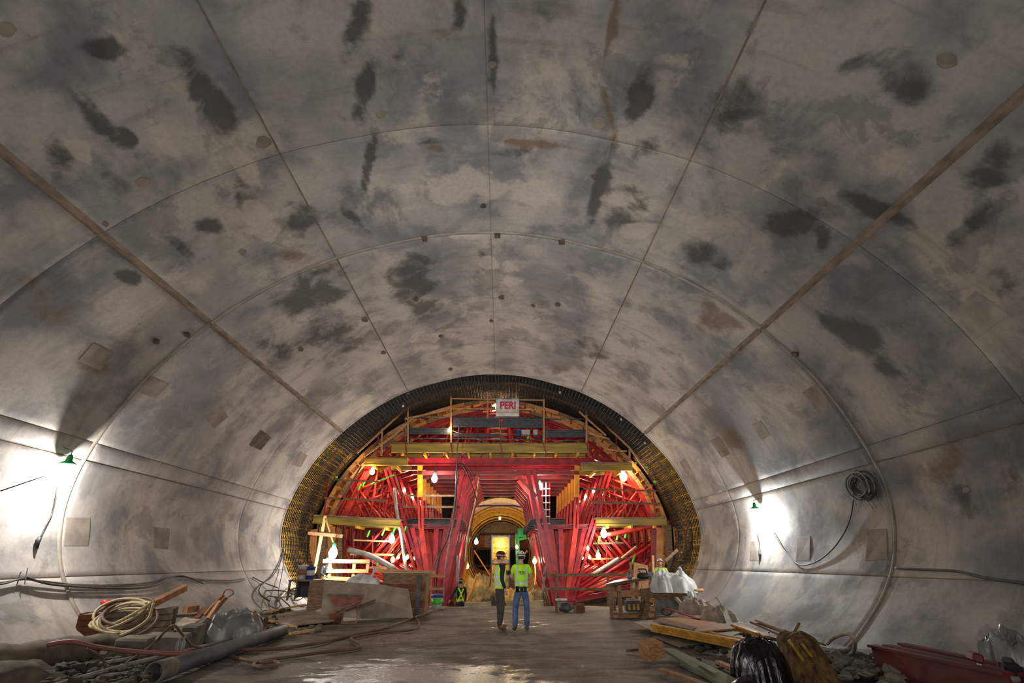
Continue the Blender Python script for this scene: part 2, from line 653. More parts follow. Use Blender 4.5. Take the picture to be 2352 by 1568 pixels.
# ================================================================ the tunnel lining
BLOT = [  # (channel, px, py, rx, ry, turn degrees, strength): stains, where the photo shows them on the lining
 (0, 245, 115, 50, 34, 20, 1), (0, 480, 230, 150, 58, 48, .8), (0, 215, 262, 130, 38, 38, .8), (0, 300, 320, 40, 22, 45, 1),
 (0, 820, 60, 60, 90, 0, .8), (0, 835, 215, 45, 110, 0, .8), (0, 900, 150, 50, 40, 60, .55), (0, 690, 60, 60, 60, 0, .4), (0, 845, 380, 14, 90, 0, .9),
 (0, 815, 500, 12, 60, -30, .8), (0, 1130, 140, 13, 170, 0, .8), (0, 1000, 325, 80, 18, 0, .6), (0, 1470, 220, 60, 75, 0, 1), (0, 1480, 345, 90, 46, 0, .6),
 (0, 1440, 500, 60, 60, 0, .7), (1, 1400, 90, 26, 110, 0, .9), (1, 1400, 260, 12, 90, 0, .8), (0, 1372, 440, 22, 120, 0, .8), (0, 1725, 50, 34, 60, 0, .7),
 (0, 1690, 250, 50, 90, 20, .6), (0, 2080, 190, 130, 70, 30, .65), (0, 1960, 130, 60, 90, 20, .5), (0, 1830, 510, 100, 40, -8, .9), (0, 1890, 545, 26, 40, 0, .8),
 (0, 2030, 490, 80, 26, 20, .8), (0, 2260, 400, 100, 60, -30, .6), (0, 2230, 520, 120, 44, -30, .8), (0, 1620, 600, 80, 40, 30, .6), (1, 1640, 730, 60, 44, 0, .7),
 (0, 955, 650, 70, 60, 0, .8), (0, 975, 705, 40, 30, 0, .8), (0, 720, 670, 130, 46, -15, .75), (0, 760, 770, 120, 60, 0, .55), (0, 620, 790, 70, 34, 20, .6),
 (0, 400, 550, 80, 22, 42, .8), (0, 300, 640, 36, 15, 42, .9), (0, 130, 380, 60, 70, 30, .6), (0, 260, 430, 70, 36, 30, .6), (0, 1960, 770, 80, 40, 20, .8),
 (0, 2050, 850, 80, 44, 30, .6), (0, 560, 450, 90, 40, 30, .55), (0, 690, 500, 60, 60, 0, .6), (0, 1110, 590, 18, 40, 0, .6), (1, 690, 590, 80, 24, 20, .5),
 (0, 480, 520, 60, 20, 10, .7), (1, 205, 830, 70, 26, 30, .6), (0, 2300, 640, 70, 50, 0, .5), (1, 2130, 1080, 120, 60, 0, .6), (0, 2230, 1150, 160, 80, 0, .5),
 (0, 1350, 800, 60, 30, 20, .6), (1, 1290, 850, 60, 24, 10, .5), (1, 1690, 1010, 30, 40, 0, .9), (1, 1625, 1260, 26, 30, 0, .7), (0, 1320, 250, 30, 60, 0, .4),
 (1, 1000, 340, 26, 12, 0, 1), (1, 1240, 330, 90, 12, 5, .8), (1, 120, 700, 150, 60, 35, .5), (0, 60, 250, 60, 40, 20, .5), (1, 1010, 90, 60, 30, 0, .4),
 (0, 1180, 350, 60, 16, 0, .5), (1, 520, 1180, 40, 60, 20, .6), (0, 1250, 30, 40, 60, 0, .5), (0, 1060, 40, 20, 60, 0, .6), (0, 1500, 60, 50, 40, 0, .35),
 (2, 600, 505, 70, 56, 0, .8), (2, 180, 345, 70, 26, 20, .7), (2, 470, 250, 60, 0.1, 0, 0), (2, 1465, 530, 54, 26, 0, .9), (2, 1120, 600, 26, 16, 0, 1), (2, 1060, 430, 150, 60, 0, .6),
 (2, 1230, 440, 110, 60, 0, .6), (2, 430, 640, 90, 36, 30, .5), (2, 980, 780, 120, 40, 0, .5), (2, 1540, 170, 90, 50, -20, .5), (2, 1240, 190, 60, 90, 0, .5),
 (2, 1000, 200, 70, 70, 0, .4), (2, 560, 380, 120, 20, 25, .8), (2, 380, 330, 80, 24, 35, .9), (2, 2060, 370, 80, 50, 0, .6), (2, 2250, 700, 50, 40, 0, .8), (2, 1780, 400, 60, 90, 20, .4),
 (2, 1080, 540, 60, 10, 0, .9), (2, 1180, 640, 34, 50, 0, .5), (2, 820, 930, 50, 26, -30, .6), (2, 1650, 1140, 40, 12, -12, 1), (2, 620, 1040, 40, 20, -30, .5),
 (2, 2130, 1240, 90, 60, 0, .4), (2, 1100, 720, 70, 40, 0, .4), (2, 700, 900, 60, 40, 0, .3), (1, 1760, 620, 40, 26, 0, .4), (0, 1960, 1150, 60, 30, 0, .4)]
BL = []
for ch, px, py, rx, ry, tn, st in BLOT:
    if st <= 0:
        continue
    c0, c1 = math.cos(math.radians(tn)), math.sin(math.radians(tn))
    s0, y0 = wall_hit(px, py)
    sa, ya = wall_hit(px + c0 * 8, py + c1 * 8)
    sb, yb = wall_hit(px - c1 * 8, py + c0 * 8)
    J = np.array([[sa - s0, sb - s0], [ya - y0, yb - y0]]) / 8.0
    J = J @ np.diag([rx, ry])
    if abs(np.linalg.det(J)) < 1e-6:
        continue
    BL.append((ch, s0, y0, np.linalg.inv(J), st))


def stain_at(S, Y):
    out = np.zeros((len(S), 3))
    wob = 0.25 * np.sin(2.1 * S + 1.3 * Y) + 0.2 * np.sin(3.7 * Y - 1.1 * S + 2)
    for ch, s0, y0, Ji, st in BL:
        d = np.stack([S - s0, Y - y0])
        e = Ji @ d
        r = np.sqrt((e ** 2).sum(0)) + wob * .35
        out[:, ch] = np.maximum(out[:, ch], st * np.clip(1.35 - r, 0, 1))
    return out


def lining_panel(s0, s1, y0, y1, parent, proud=0.0, name='panel', material=None, gap=0.008, rgap=0.008, res=None, back=0.03):
    """a cast lining panel: curved slab with its own edges, proud of the joint behind it"""
    vis = y1 > 2.5
    ds = res or (0.13 if vis else 0.8)
    dy = res or (0.13 if vis else 3.7)
    gs0, gs1 = (gap if isinstance(gap, tuple) else (gap, gap))
    s0, s1, y0, y1 = s0 + gs0, s1 - gs1, y0 + rgap, y1 - rgap
    ns = max(2, int((s1 - s0) / ds))
    ny = max(1, int((y1 - y0) / dy))
    SS = np.linspace(s0, s1, ns + 1)
    YY = np.linspace(y0, y1, ny + 1)
    b = 0.006
    V, UV, F = [], [], []
    SSx = [s0] + [s0 + b] + list(SS[1:-1]) + [s1 - b] + [s1]
    YYx = [y0] + [y0 + b] + list(YY[1:-1]) + [y1 - b] + [y1]
    nS, nY = len(SSx), len(YYx)
    for i, s in enumerate(SSx):
        for inset_edge in (0,):
            pA = prof(s, proud)
            pB = prof(s, proud - b)
            for j, y in enumerate(YYx):
                e = i in (0, nS - 1) or j in (0, nY - 1)
                p = pB if e else pA
                V.append((p[0], y, p[1]))
                UV.append((s, y))
    for i in range(nS - 1):
        for j in range(nY - 1):
            F.append((i * nY + j, i * nY + j + 1, (i + 1) * nY + j + 1, (i + 1) * nY + j))
    # side walls going back
    loop = [(i, 0) for i in range(nS)] + [(nS - 1, j) for j in range(1, nY)] + [(i, nY - 1) for i in range(nS - 2, -1, -1)] + [(0, j) for j in range(nY - 2, 0, -1)]
    base = len(V)
    for (i, j) in loop:
        p = prof(SSx[i], -back)
        V.append((p[0], YYx[j], p[1]))
        UV.append((SSx[i], YYx[j]))
    L = len(loop)
    for k in range(L):
        a, c = loop[k], loop[(k + 1) % L]
        F.append((a[0] * nY + a[1], c[0] * nY + c[1], base + (k + 1) % L, base + k))
    o = mk(name, V, F, material or M['concrete'], parent, True)
    me = o.data
    sm = []
    for i in range(nS - 1):
        for j in range(nY - 1):
            sm.append(not (i in (0, nS - 2) or j in (0, nY - 2)))
    me.polygons.foreach_set('use_smooth', sm + [False] * L)
    uvl = me.uv_layers.new(name='UVMap')
    li = np.zeros(len(me.loops), dtype=np.int32)
    me.loops.foreach_get('vertex_index', li)
    UVa = np.array(UV)
    uvl.data.foreach_set('uv', (UVa[li] + np.array([40.0, 60.0])).astype(np.float32).ravel())
    col = me.color_attributes.new('stain', 'FLOAT_COLOR', 'POINT')
    st = np.zeros((len(V), 4))
    if vis:
        st[:, :3] = stain_at(UVa[:, 0], UVa[:, 1])
    st[:, 3] = 1
    col.data.foreach_set('color', st.astype(np.float32).ravel())
    return o


def shell_strip(name, s0, s1, y0, y1, off, material, parent=None, ny=1, thick=0.35):
    ns = max(2, int((s1 - s0) / 0.35))
    V, F = [], []
    for k, o_ in enumerate((off, off + thick)):
        for i in range(ns + 1):
            p = prof(s0 + (s1 - s0) * i / ns, -o_)
            for y in (y0, y1):
                V.append((p[0], y, p[1]))
    K = 2 * (ns + 1)
    for i in range(ns):
        a = 2 * i
        F.append((a, a + 1, a + 3, a + 2))
        F.append((K + a, K + a + 2, K + a + 3, K + a + 1))
        F.append((a, a + 2, K + a + 2, K + a))
        F.append((a + 1, K + a + 1, K + a + 3, a + 3))
    F.append((0, K, K + 1, 1))
    e = 2 * ns
    F.append((e, e + 1, K + e + 1, K + e))
    return mk(name, V, F, material, parent, False)


SA = float(np.interp(4.12, HP[:500, 0], HS[:500]))
SB = s_of_height(6.98)
SD = s_of_height(3.62)
SD2 = s_of_height(3.98)
SE = s_of_height(1.28)
YEND = 22.0
ceiling = shell_strip('ceiling', -SB, SB, -18.3, YEND, 0.006, M['joint_tan'])
wall_left = shell_strip('wall_left', -SMAX, -SB, -18.3, YEND, 0.006, M['joint_tan'])
wall_right = shell_strip('wall_right', SB, SMAX, -18.3, YEND, 0.006, M['joint_tan'])
for o in (ceiling, wall_left, wall_right):
    o['kind'] = 'structure'
YJ = [-18.33, -7.33, 0, 7.33, 11, 18.4, 22]
rows = [(-SMAX, -SE, wall_left), (-SE, -SD, wall_left), (-SD, -SD2, wall_left), (-SD2, -SB, wall_left), (-SB, -SA, ceiling), (-SA, 0, ceiling), (0, SA, ceiling),
        (SA, SB, ceiling), (SB, SD2, wall_right), (SD2, SD, wall_right), (SD, SE, wall_right), (SE, SMAX, wall_right)]
GAPS = {round(SB, 3): 0.075, round(SA, 3): 0.016, 0.0: 0.004, round(SD, 3): 0.013, round(SD2, 3): 0.006, round(SE, 3): 0.010, round(SMAX, 3): 0.0}
pr = random.Random(3)
for r_i, (a, c, par) in enumerate(rows):
    for y0, y1 in zip(YJ, YJ[1:]):
        g = (GAPS[round(abs(a), 3)], GAPS[round(abs(c), 3)])
        major = 0.007
        narrow = (c - a) < 0.6
        pd = pr.uniform(0.004, 0.010) + (0.018 if y0 >= 11 else 0.0) + (0.004 if narrow else 0)
        lining_panel(a, c, y0, y1, par, pd, gap=g, rgap=major if y0 < 11 else .004)
# the proud lip of the pour joint, and the rim at the end of the finished lining
for y, w in ((10.90, 0.085), (21.86, 0.12)):
    for (a, c, nm) in ((-SMAX, -SB, 'trim_1'), (-SB, SB, 'trim_2'), (SB, SMAX, 'trim_3')):
        t = lining_panel(a + .02, c - .02, y, y + w, {-SMAX: wall_left, -SB: ceiling, SB: wall_right}[a], 0.030 if y < 15 else .042, name='pour_joint_lip', gap=0.0, rgap=0.0, res=.2, material=M['lip'] if y < 15 else M['concrete'])


def wall_part(name, pts, parent, material, proud=0.045, back=0.02, edge=0.015):
    """a thin raised or inlaid patch whose outline is given as photo points lying on the lining"""
    sy = [wall_hit(*p) for p in pts]
    n = len(sy)
    V, F = [], []
    cs, cyy = sum(p[0] for p in sy) / n, sum(p[1] for p in sy) / n
    for lev, k in ((-back, 1.0), (proud - edge * .6, 1.0), (proud, 0.93)):
        for s, y in sy:
            q = prof(cs + (s - cs) * k, lev)
            V.append((q[0], cyy + (y - cyy) * k, q[1]))
    q = prof(cs, proud)
    V.append((q[0], cyy, q[1]))
    for L in range(2):
        for i in range(n):
            F.append((L * n + i, L * n + (i + 1) % n, (L + 1) * n + (i + 1) % n, (L + 1) * n + i))
    for i in range(n):
        F.append((2 * n + i, 2 * n + (i + 1) % n, 3 * n))
    return mk(name, V, F, material, parent)


def which(px, py):
    s, y = wall_hit(px, py)
    return wall_left if s < -SB else wall_right if s > SB else ceiling


PATCH = [([(312, 897), (345, 862), (388, 880), (352, 917)], 'patch'), ([(466, 958), (505, 932), (523, 955), (490, 984)], 'patch'), ([(570, 1020), (598, 985), (622, 1003), (597, 1034)], 'joint'),
         ([(668, 1066), (688, 1036), (706, 1044), (690, 1072)], 'patch'), ([(143, 1256), (148, 1187), (206, 1187), (200, 1257)], 'patch'), ([(350, 1260), (351, 1210), (388, 1213), (384, 1262)], 'patch'),
         ([(178, 828), (215, 785), (262, 808), (230, 850)], 'patch'), ([(2185, 720), (2240, 665), (2318, 722), (2245, 778)], 'patch_light'), ([(1845, 900), (1877, 880), (1915, 930), (1885, 953)], 'patch'),
         ([(1630, 1010), (1652, 1000), (1678, 1040), (1660, 1052)], 'patch'), ([(1728, 975), (1750, 965), (1772, 1000), (1752, 1010)], 'patch'), ([(1830, 1290), (1832, 1233), (1864, 1230), (1862, 1290)], 'patch'),
         ([(1724, 1288), (1727, 1243), (1751, 1241), (1750, 1288)], 'patch'), ([(1990, 1290), (1994, 1217), (2040, 1214), (2042, 1288)], 'patch'), ([(1562, 1062), (1573, 1048), (1590, 1078), (1580, 1092)], 'patch')]
for pts, m in PATCH:
    cx_, cy_ = sum(p[0] for p in pts) / 4, sum(p[1] for p in pts) / 4
    lv = 0.028 if wall_hit(cx_, cy_)[1] > 11 else 0.011
    wall_part('mortar_patch', pts, which(cx_, cy_), M[m], proud=lv + .004, edge=.008)
PLUGS = [(328, 418, 16), (1885, 463, 14), (2175, 138, 24), (605, 325, 18), (1375, 282, 18), (690, 800, 7), (838, 732, 8), (955, 685, 7), (1152, 681, 7), (241, 514, 9), (1110, 472, 7), (1365, 405, 8),
         (14, 68, 22), (874, 262, 12), (1012, 770, 5), (880, 808, 6), (556, 578, 9), (1282, 697, 7), (1128, 735, 5), (2220, 1125, 9), (1130, 148, 10), (1035, 846, 5), (1225, 700, 5)]
for px, py, r in PLUGS:
    lv = 0.028 if wall_hit(px, py)[1] > 11 else 0.011
    pts = [(px + r * math.cos(t * PI / 6), py + r * .8 * math.sin(t * PI / 6)) for t in range(12)]
    wall_part('mortar_plug', pts, which(px, py), M['patch'] if r > 8 else M['joint'], proud=lv + .006, edge=.006)
for px, py in ((427, 767), (357, 782), (975, 546), (1142, 538), (1291, 553), (1828, 812)):
    pts = [(px - 7, py - 5), (px + 7, py - 5), (px + 6, py + 5), (px - 6, py + 5)]
    wall_part('anchor_recess_plate', pts, which(px, py), M['joint'], proud=.06, edge=.006)

# ================================================================ floor
def floor_mat():
    m, nt, b = new_mat('muddy_wet_slab')
    N, Lk = nt.nodes, nt.links
    tc = N.new('ShaderNodeTexCoord')
    def noise(scale, st=(1, 1, 1), detail=7, rough=.6, dist=0):
        mp = N.new('ShaderNodeMapping')
        mp.inputs['Scale'].default_value = st
        Lk.new(tc.outputs['Object'], mp.inputs[0])
        n = N.new('ShaderNodeTexNoise')
        n.inputs['Scale'].default_value = scale
        n.inputs['Detail'].default_value = detail
        n.inputs['Roughness'].default_value = rough
        n.inputs['Distortion'].default_value = dist
        Lk.new(mp.outputs[0], n.inputs['Vector'])
        return n.outputs[0]
    def ramp(v, p0, p1, a=0.0, c=1.0):
        r = N.new('ShaderNodeMapRange')
        r.interpolation_type = 'SMOOTHSTEP'
        for i, q in enumerate((p0, p1, a, c)):
            r.inputs[i + 1].default_value = q
        Lk.new(v, r.inputs[0])
        return r.outputs[0]
    def mix(f, a, c):
        r = N.new('ShaderNodeMix')
        r.data_type = 'RGBA'
        Lk.new(f, r.inputs[0])
        for i, q in ((6, a), (7, c)):
            if isinstance(q, tuple):
                r.inputs[i].default_value = q
            else:
                Lk.new(q, r.inputs[i])
        return r.outputs[2]
    big = noise(.55, (1, .7, 1), 5, .6, .6)
    mid = noise(1.4, (.6, 1.5, 1), 8, .65, .4)
    fine = noise(11)
    col = mix(ramp(big, .38, .62), rgb(108, 99, 88), rgb(148, 138, 124))
    col = mix(ramp(mid, .45, .60, 0, .9), col, rgb(70, 61, 52))
    col = mix(ramp(fine, .4, .65, .35, 0), col, rgb(70, 60, 50))
    at = N.new('ShaderNodeAttribute')
    at.attribute_name = 'wet'
    w = N.new('ShaderNodeMath')
    w.operation = 'ADD'
    Lk.new(at.outputs['Fac'], w.inputs[0])
    w2 = N.new('ShaderNodeMath')
    w2.operation = 'MULTIPLY_ADD'
    Lk.new(noise(2.6, (.7, 1.3, 1), 9, .72, .6), w2.inputs[0])
    w2.inputs[1].default_value = 2.4
    w2.inputs[2].default_value = -1.2
    Lk.new(w2.outputs[0], w.inputs[1])
    wet = ramp(w.outputs[0], .3, .6)
    col = mix(wet, col, rgb(58, 50, 44))
    Lk.new(col, b.inputs['Base Color'])
    r1 = N.new('ShaderNodeMapRange')
    r1.inputs[3].default_value = .72
    r1.inputs[4].default_value = .22
    Lk.new(wet, r1.inputs[0])
    Lk.new(r1.outputs[0], b.inputs['Roughness'])
    bp = N.new('ShaderNodeBump')
    bp.inputs['Strength'].default_value = .7
    bp.inputs['Distance'].default_value = .035
    ad = N.new('ShaderNodeMath')
    ad.operation = 'ADD'
    Lk.new(noise(20, (1, 1, 1), 5, .7), ad.inputs[0])
    Lk.new(noise(5, (1, 1, 1), 4, .6), ad.inputs[1])
    Lk.new(ad.outputs[0], bp.inputs['Height'])
    Lk.new(bp.outputs[0], b.inputs['Normal'])
    return m


M['floor'] = floor_mat()
fx = np.linspace(-7.75, 7.05, 120)
fy = np.concatenate([np.linspace(-18, 4, 12), np.linspace(4.2, 21.6, 150)])
V, F, WET = [], [], []
rs = np.random.RandomState(4)
for y in fy:
    for x in fx:
        z = 0.012 * math.sin(1.7 * x + .6 * y) * math.sin(.9 * y - x * .3) + 0.008 * math.sin(5.3 * x + 2.1 * y) + 0.006 * math.sin(4.1 * y - 2.2 * x)
        wall = max(0, abs(x - XC) - 5.9)
        z += 0.05 * wall * wall + (0.02 * math.sin(6 * x + 3 * y) * min(wall, 1)) - 0.012
        z = z if y > 4 else -0.02
        e1 = .62 * math.exp(-(((x + 1.9) / 1.2) ** 2 + ((y - 8.9) / 1.1) ** 2)) + .66 * math.exp(-(((x + 0.3) / 1.3) ** 2 + ((y - 8.6) / 1.3) ** 2))
        e1 += .4 * math.exp(-(((x + 2.2) / 1.6) ** 2 + ((y - 13) / 2.5) ** 2)) + .35 * math.exp(-(((x - 0.8) / 1.5) ** 2 + ((y - 16) / 2.5) ** 2))
        V.append((x, y, z))
        WET.append(min(e1, 1))
n = len(fx)
for j in range(len(fy) - 1):
    for i in range(n - 1):
        F.append((j * n + i, j * n + i + 1, (j + 1) * n + i + 1, (j + 1) * n + i))
# slab thickness at the far edge
b0 = len(V)
for x in fx:
    V.append((x, 21.6, -0.95))
    WET.append(0)
for i in range(n - 1):
    a = (len(fy) - 1) * n + i
    F.append((a, a + 1, b0 + i + 1, b0 + i))
floor = mk('floor', V, F, M['floor'], None, True, origin=(0, 0, 0))
floor['kind'] = 'structure'
at = floor.data.attributes.new('wet', 'FLOAT', 'POINT')
at.data.foreach_set('value', np.array(WET, dtype=np.float32))

# ================================================================ excavation beyond the finished lining
def tube_shell(name, s0, s1, y0, y1, off, material, wob=0.0):
    ns, ny = 70, max(2, int((y1 - y0) / 1.0))
    V, F = [], []
    rr = random.Random(5)
    for i in range(ns + 1):
        s = s0 + (s1 - s0) * i / ns
        for j in range(ny + 1):
            p = prof(s, -off - rr.uniform(0, wob))
            V.append((p[0], y0 + (y1 - y0) * j / ny, p[1]))
    K = len(V)
    for i in range(ns + 1):
        s = s0 + (s1 - s0) * i / ns
        for j in range(ny + 1):
            p = prof(s, -off - wob - .3)
            V.append((p[0], y0 + (y1 - y0) * j / ny, p[1]))
    I = lambda i, j: i * (ny + 1) + j
    for i in range(ns):
        for j in range(ny):
            q = (I(i, j), I(i, j + 1), I(i + 1, j + 1), I(i + 1, j))
            F.append(q)
            F.append(tuple(K + k for k in q[::-1]))
        F.append((I(i, 0), I(i + 1, 0), K + I(i + 1, 0), K + I(i, 0)))
    return mk(name, V, F, material, None, False)


rock = tube_shell('wall_excavation', -SMAX, SMAX, 22.02, 46.5, .55, M['rock'], .12)
rock['kind'] = 'structure'
lf = MB()
n = 60
V, F = [], []
for j in range(n + 1):
    for i in range(41):
        x, y = -9 + 17.6 * i / 40, 21.3 + (60 - 21.3) * j / n
        V.append((x, y, -0.92 + .05 * math.sin(3 * x + y) * math.sin(1.7 * y) + .04 * math.sin(7 * x) * math.sin(5 * y + x)))
for j in range(n):
    for i in range(40):
        F.append((j * 41 + i, j * 41 + i + 1, (j + 1) * 41 + i + 1, (j + 1) * 41 + i))
o = mk('floor_lower', V, F, M['dirt'], None, True)
o['kind'] = 'structure'

# headwall with the smaller bore
HC, HR = (-.02, 2.42), 4.2
V, F = [], []
N_ = 48
for k in range(N_):
    t = 2 * PI * k / N_
    V.append((HC[0] + HR * math.cos(t), 46.0, HC[1] + HR * math.sin(t)))
for k in range(N_):
    t = 2 * PI * k / N_
    V.append((XC + 10.4 * math.cos(t), 46.0, 3.4 + 8.6 * math.sin(t)))
for k in range(N_):
    F.append((k, (k + 1) % N_, N_ + (k + 1) % N_, N_ + k))
m0 = len(V)
for k in range(2 * N_):
    V.append((V[k][0], 46.4, V[k][2]))
F += [tuple(m0 + q for q in f[::-1]) for f in F[:N_]]
for k in range(N_):
    F.append((k, m0 + k, m0 + (k + 1) % N_, (k + 1) % N_))
o = mk('wall_back', V, F, M['rock'])
o['kind'] = 'structure'

bore = thing('membrane_bore', 'smaller round bore lined with yellow membrane, seen through the gantry', 'tunnel lining', (HC[0], 46, HC[1] - HR))
M['memb'] = mat('orange_membrane', rgb(208, 124, 16), rgb(164, 92, 12), 1.6, .45, stretch=(3, .6, 3), bump=.2)
M['memb_y'] = mat('yellow_membrane', rgb(206, 170, 36), rgb(150, 120, 26), 1.6, .4, stretch=(3, .6, 3), bump=.2)


def ring(name, y0, y1, r0, r1, mt, parent, a0=0.0, a1=2 * PI, n=48):
    V, F = [], []
    for k in range(n + 1):
        t = a0 + (a1 - a0) * k / n
        for y, r in ((y0, r0), (y1, r1), (y1, r1 + .12), (y0, r0 + .12)):
            V.append((HC[0] + r * math.cos(t), y, HC[1] + r * math.sin(t)))
    for k in range(n):
        for q in range(4):
            F.append((4 * k + q, 4 * k + (q + 1) % 4, 4 * k + 4 + (q + 1) % 4, 4 * k + 4 + q))
    return mk(name, V, F, mt, parent, False)


ring('membrane_collar', 44.6, 46.5, HR + .1, HR - .1, M['memb'], bore)
for k in range(7):
    y = 46.5 + k * 1.8
    ring('membrane_ring', y, y + 1.74, HR - .12 - .12 * k, HR - .22 - .12 * k, M['memb_y'] if k % 2 else M['memb'], bore)
    ring('arch_rib', y + 1.55, y + 1.8, HR - .5 - .12 * k, HR - .5 - .12 * k, M['memb_y'], bore, n=32)
MB().tube([W(1085, 1165, 44.4), W(1110, 1161, 44.4), W(1180, 1161, 44.4), W(1205, 1166, 44.4)], .07, 8).build('blue_band', M['blue'], bore)

bk = thing('stop_end_bulkhead', 'timber bulkhead closing the far end of the yellow bore', 'bulkhead', (HC[0], 57.8, -.4))
for k in range(9):
    x = HC[0] - 3.2 + .72 * k
    hh = math.sqrt(max(.2, 3.15 ** 2 - min(abs(x - HC[0]), 3) ** 2))
    MB().box((x + .3, 57.8, HC[1] + (hh - 3.3) / 2 + 0), (.70, .08, hh + 3.3)).build('plywood_panel', M['memb_y'] if k in (2, 3, 4, 5, 6) else M['ply'], bk)
for z in (1.2, 2.9, 4.4):
    MB().box((HC[0], 57.6, z), (6.0, .2, .22)).build('waler_beam', M['timber_d'], bk)
for x_ in (-1.75, 1.9):
    MB().lathe((HC[0] + x_, 57.72, 1.9), [(1.15, 0), (1.15, .16), (1.0, .16), (1.0, .02), (.001, .02)], 28, axis=(0, -1, 0)).build('shaded_opening_disc', M['rock'], bk)  # solid dark rimmed discs stand in for the shade inside two openings
tw = thing('yellow_form_tower', 'tall yellow stair tower framed in blue inside the far bore', 'tower', (W(1150, 1330, 52).x, 52, -.5))
p0, p1 = W(1128, 1330, 52), W(1170, 1228, 52)
zb, zt = W(1150, 1350, 52).z, p1.z
MB().box(((p0.x + p1.x) / 2, 52.6, (zb + zt) / 2), (p1.x - p0.x, .9, zt - zb)).build('tower_body', M['memb_y'], tw)
for x in (p0.x, p1.x):
    MB().bar((x, 51.9, zb), (x, 51.9, zt), .12).build('blue_post', M['blue'], tw)
for q in (.25, .5, .97):
    MB().bar((p0.x, 51.9, zb + (zt - zb) * q), (p1.x, 51.9, zb + (zt - zb) * q), .1).build('blue_rail', M['blue'], tw)
for q in range(10):
    z = zb + (zt - zb) * (q + .5) / 10
    MB().box(((p0.x + p1.x) / 2, 52.1, z), (p1.x - p0.x - .5, .12, .08)).build('step', M['amber'], tw)
for sgn in (-1, 1):
    MB().bar((HC[0] + sgn * .9, 51.8, .3), (HC[0] + sgn * 2.6, 51.8, 2.6), .28, .1).build('brace', M['amber'], tw)
gm = thing('green_machine_boom', 'green machine boom standing right of the yellow tower', 'machine', (W(1195, 1300, 48).x, 48, -.6))
MB().bar(W(1190, 1320, 48), W(1188, 1225, 48), .35, .35).build('mast', M['green'], gm)
MB().bar(W(1186, 1240, 48), W(1212, 1234, 48), .2, .2).build('arm', M['green'], gm)
MB().box(W(1200, 1222, 48), (.9, .6, .8), bev=.08).build('cab', M['green'], gm)

# ================================================================ reinforcement cage between lining and form
FY = 25.9                                           # front face of the form
FI = 0.10                                           # form surface inset from the lining profile
cage = thing('rebar_cage', 'dark reinforcement cage bristling between the lining and the form', 'reinforcement', (XC, 24, 0.1))


def arc_pts(s0, s1, off, y, step=.45):
    n = max(2, int((s1 - s0) / step))
    return [(prof(s0 + (s1 - s0) * i / n, -off)[0], y, prof(s0 + (s1 - s0) * i / n, -off)[1]) for i in range(n + 1)]


SL = s_of_height(0.25)
SY = s_of_height(6.6)
outer, outy, inner, ties = MB(), MB(), MB(), MB()
y = 22.12
while y < 26.4:
    outer.tube(arc_pts(-SY, SY, .27, y), .014, 4)
    (outy).tube(arc_pts(-SL, -SY, .27, y), .017, 4)
    (outy).tube(arc_pts(SY, SL, .27, y), .017, 4)
    y += .19
y = 23.25
while y < 26.2:
    inner.tube(arc_pts(-SL, SL, .06, y), .014, 4)
    y += .17
s = -SL
k = 0
while s < SL:
    a = prof(s, -.25)
    (outy if abs(s) > SY and k % 3 else outer).tube([(a[0], 22.06, a[1]), (a[0], 26.4, a[1])], .015, 4)
    a = prof(s + .07, -.04)
    inner.tube([(a[0], 23.1, a[1]), (a[0], 26.3, a[1])], .017, 4)
    if abs(s) < SY or k % 2 == 0:
        for y in (22.5, 23.1, 23.7, 24.3):
            a, c = prof(s, -.30), prof(s, .12)
            ties.tube([(a[0], y, a[1]), (c[0], y + .05, c[1])], .011, 4)
    s += .17
    k += 1
tag(outer.build('outer_mat', M['rebar'], cage), kind='stuff')
tag(outy.build('yellow_mat', M['rebar_y'], cage), kind='stuff')
tag(inner.build('inner_mat', M['rebar'], cage), kind='stuff')
tag(ties.build('tie_bars', M['steel'], cage), kind='stuff')
for px, py, m in ((729, 1066, 'lime'), (773, 1095, 'lime'), (751, 1038, 'lime'), (748, 1053, 'blue'), (740, 1055, 'blue'), (1511, 1033, 'lime'), (1529, 1056, 'lime'), (1544, 1080, 'lime'),
                  (1486, 1073, 'lime'), (1504, 1106, 'lime'), (1461, 1063, 'lime'), (769, 1030, 'cream'), (926, 932, 'white'), (937, 903, 'white'), (1286, 901, 'white'), (1427, 963, 'white'), (1481, 1017, 'white')):
    s_, y_ = wall_hit(px, py)
    c = W(px, py, 23.2)
    MB().box(c, (.09, .09, .11), bev=.02).build('spacer_clip', M[m], cage)

# ================================================================ the form: plywood skin, girders, rims
form = thing('tunnel_form', 'arched timber tunnel form with yellow girders above the red gantry', 'formwork', (XC, FY + 4.6, 0.1))
FL = 9.4
SF = s_of_height(0.35)
npan = 26
for i in range(npan):
    a, c = -SF + 2 * SF * i / npan, -SF + 2 * SF * (i + 1) / npan
    for (ya, yb) in ((FY, FY + 4.68), (FY + 4.7, FY + FL)):
        V, F = [], []
        nn = 4
        for off in (FI, FI + .021):
            for q in range(nn + 1):
                p = prof(a + .004 + (c - a - .008) * q / nn, off)
                V += [(p[0], ya, p[1]), (p[0], yb, p[1])]
        K = 2 * (nn + 1)
        for q in range(nn):
            e = 2 * q
            F += [(e, e + 2, e + 3, e + 1), (K + e, K + e + 1, K + e + 3, K + e + 2), (e, K + e, K + e + 2, e + 2), (e + 1, e + 3, K + e + 3, K + e + 1)]
        F += [(0, 1, K + 1, K), (2 * nn, K + 2 * nn, K + 2 * nn + 1, 2 * nn + 1)]
        mk('plywood_panel', V, F, M['ply'], form)
ng = 60
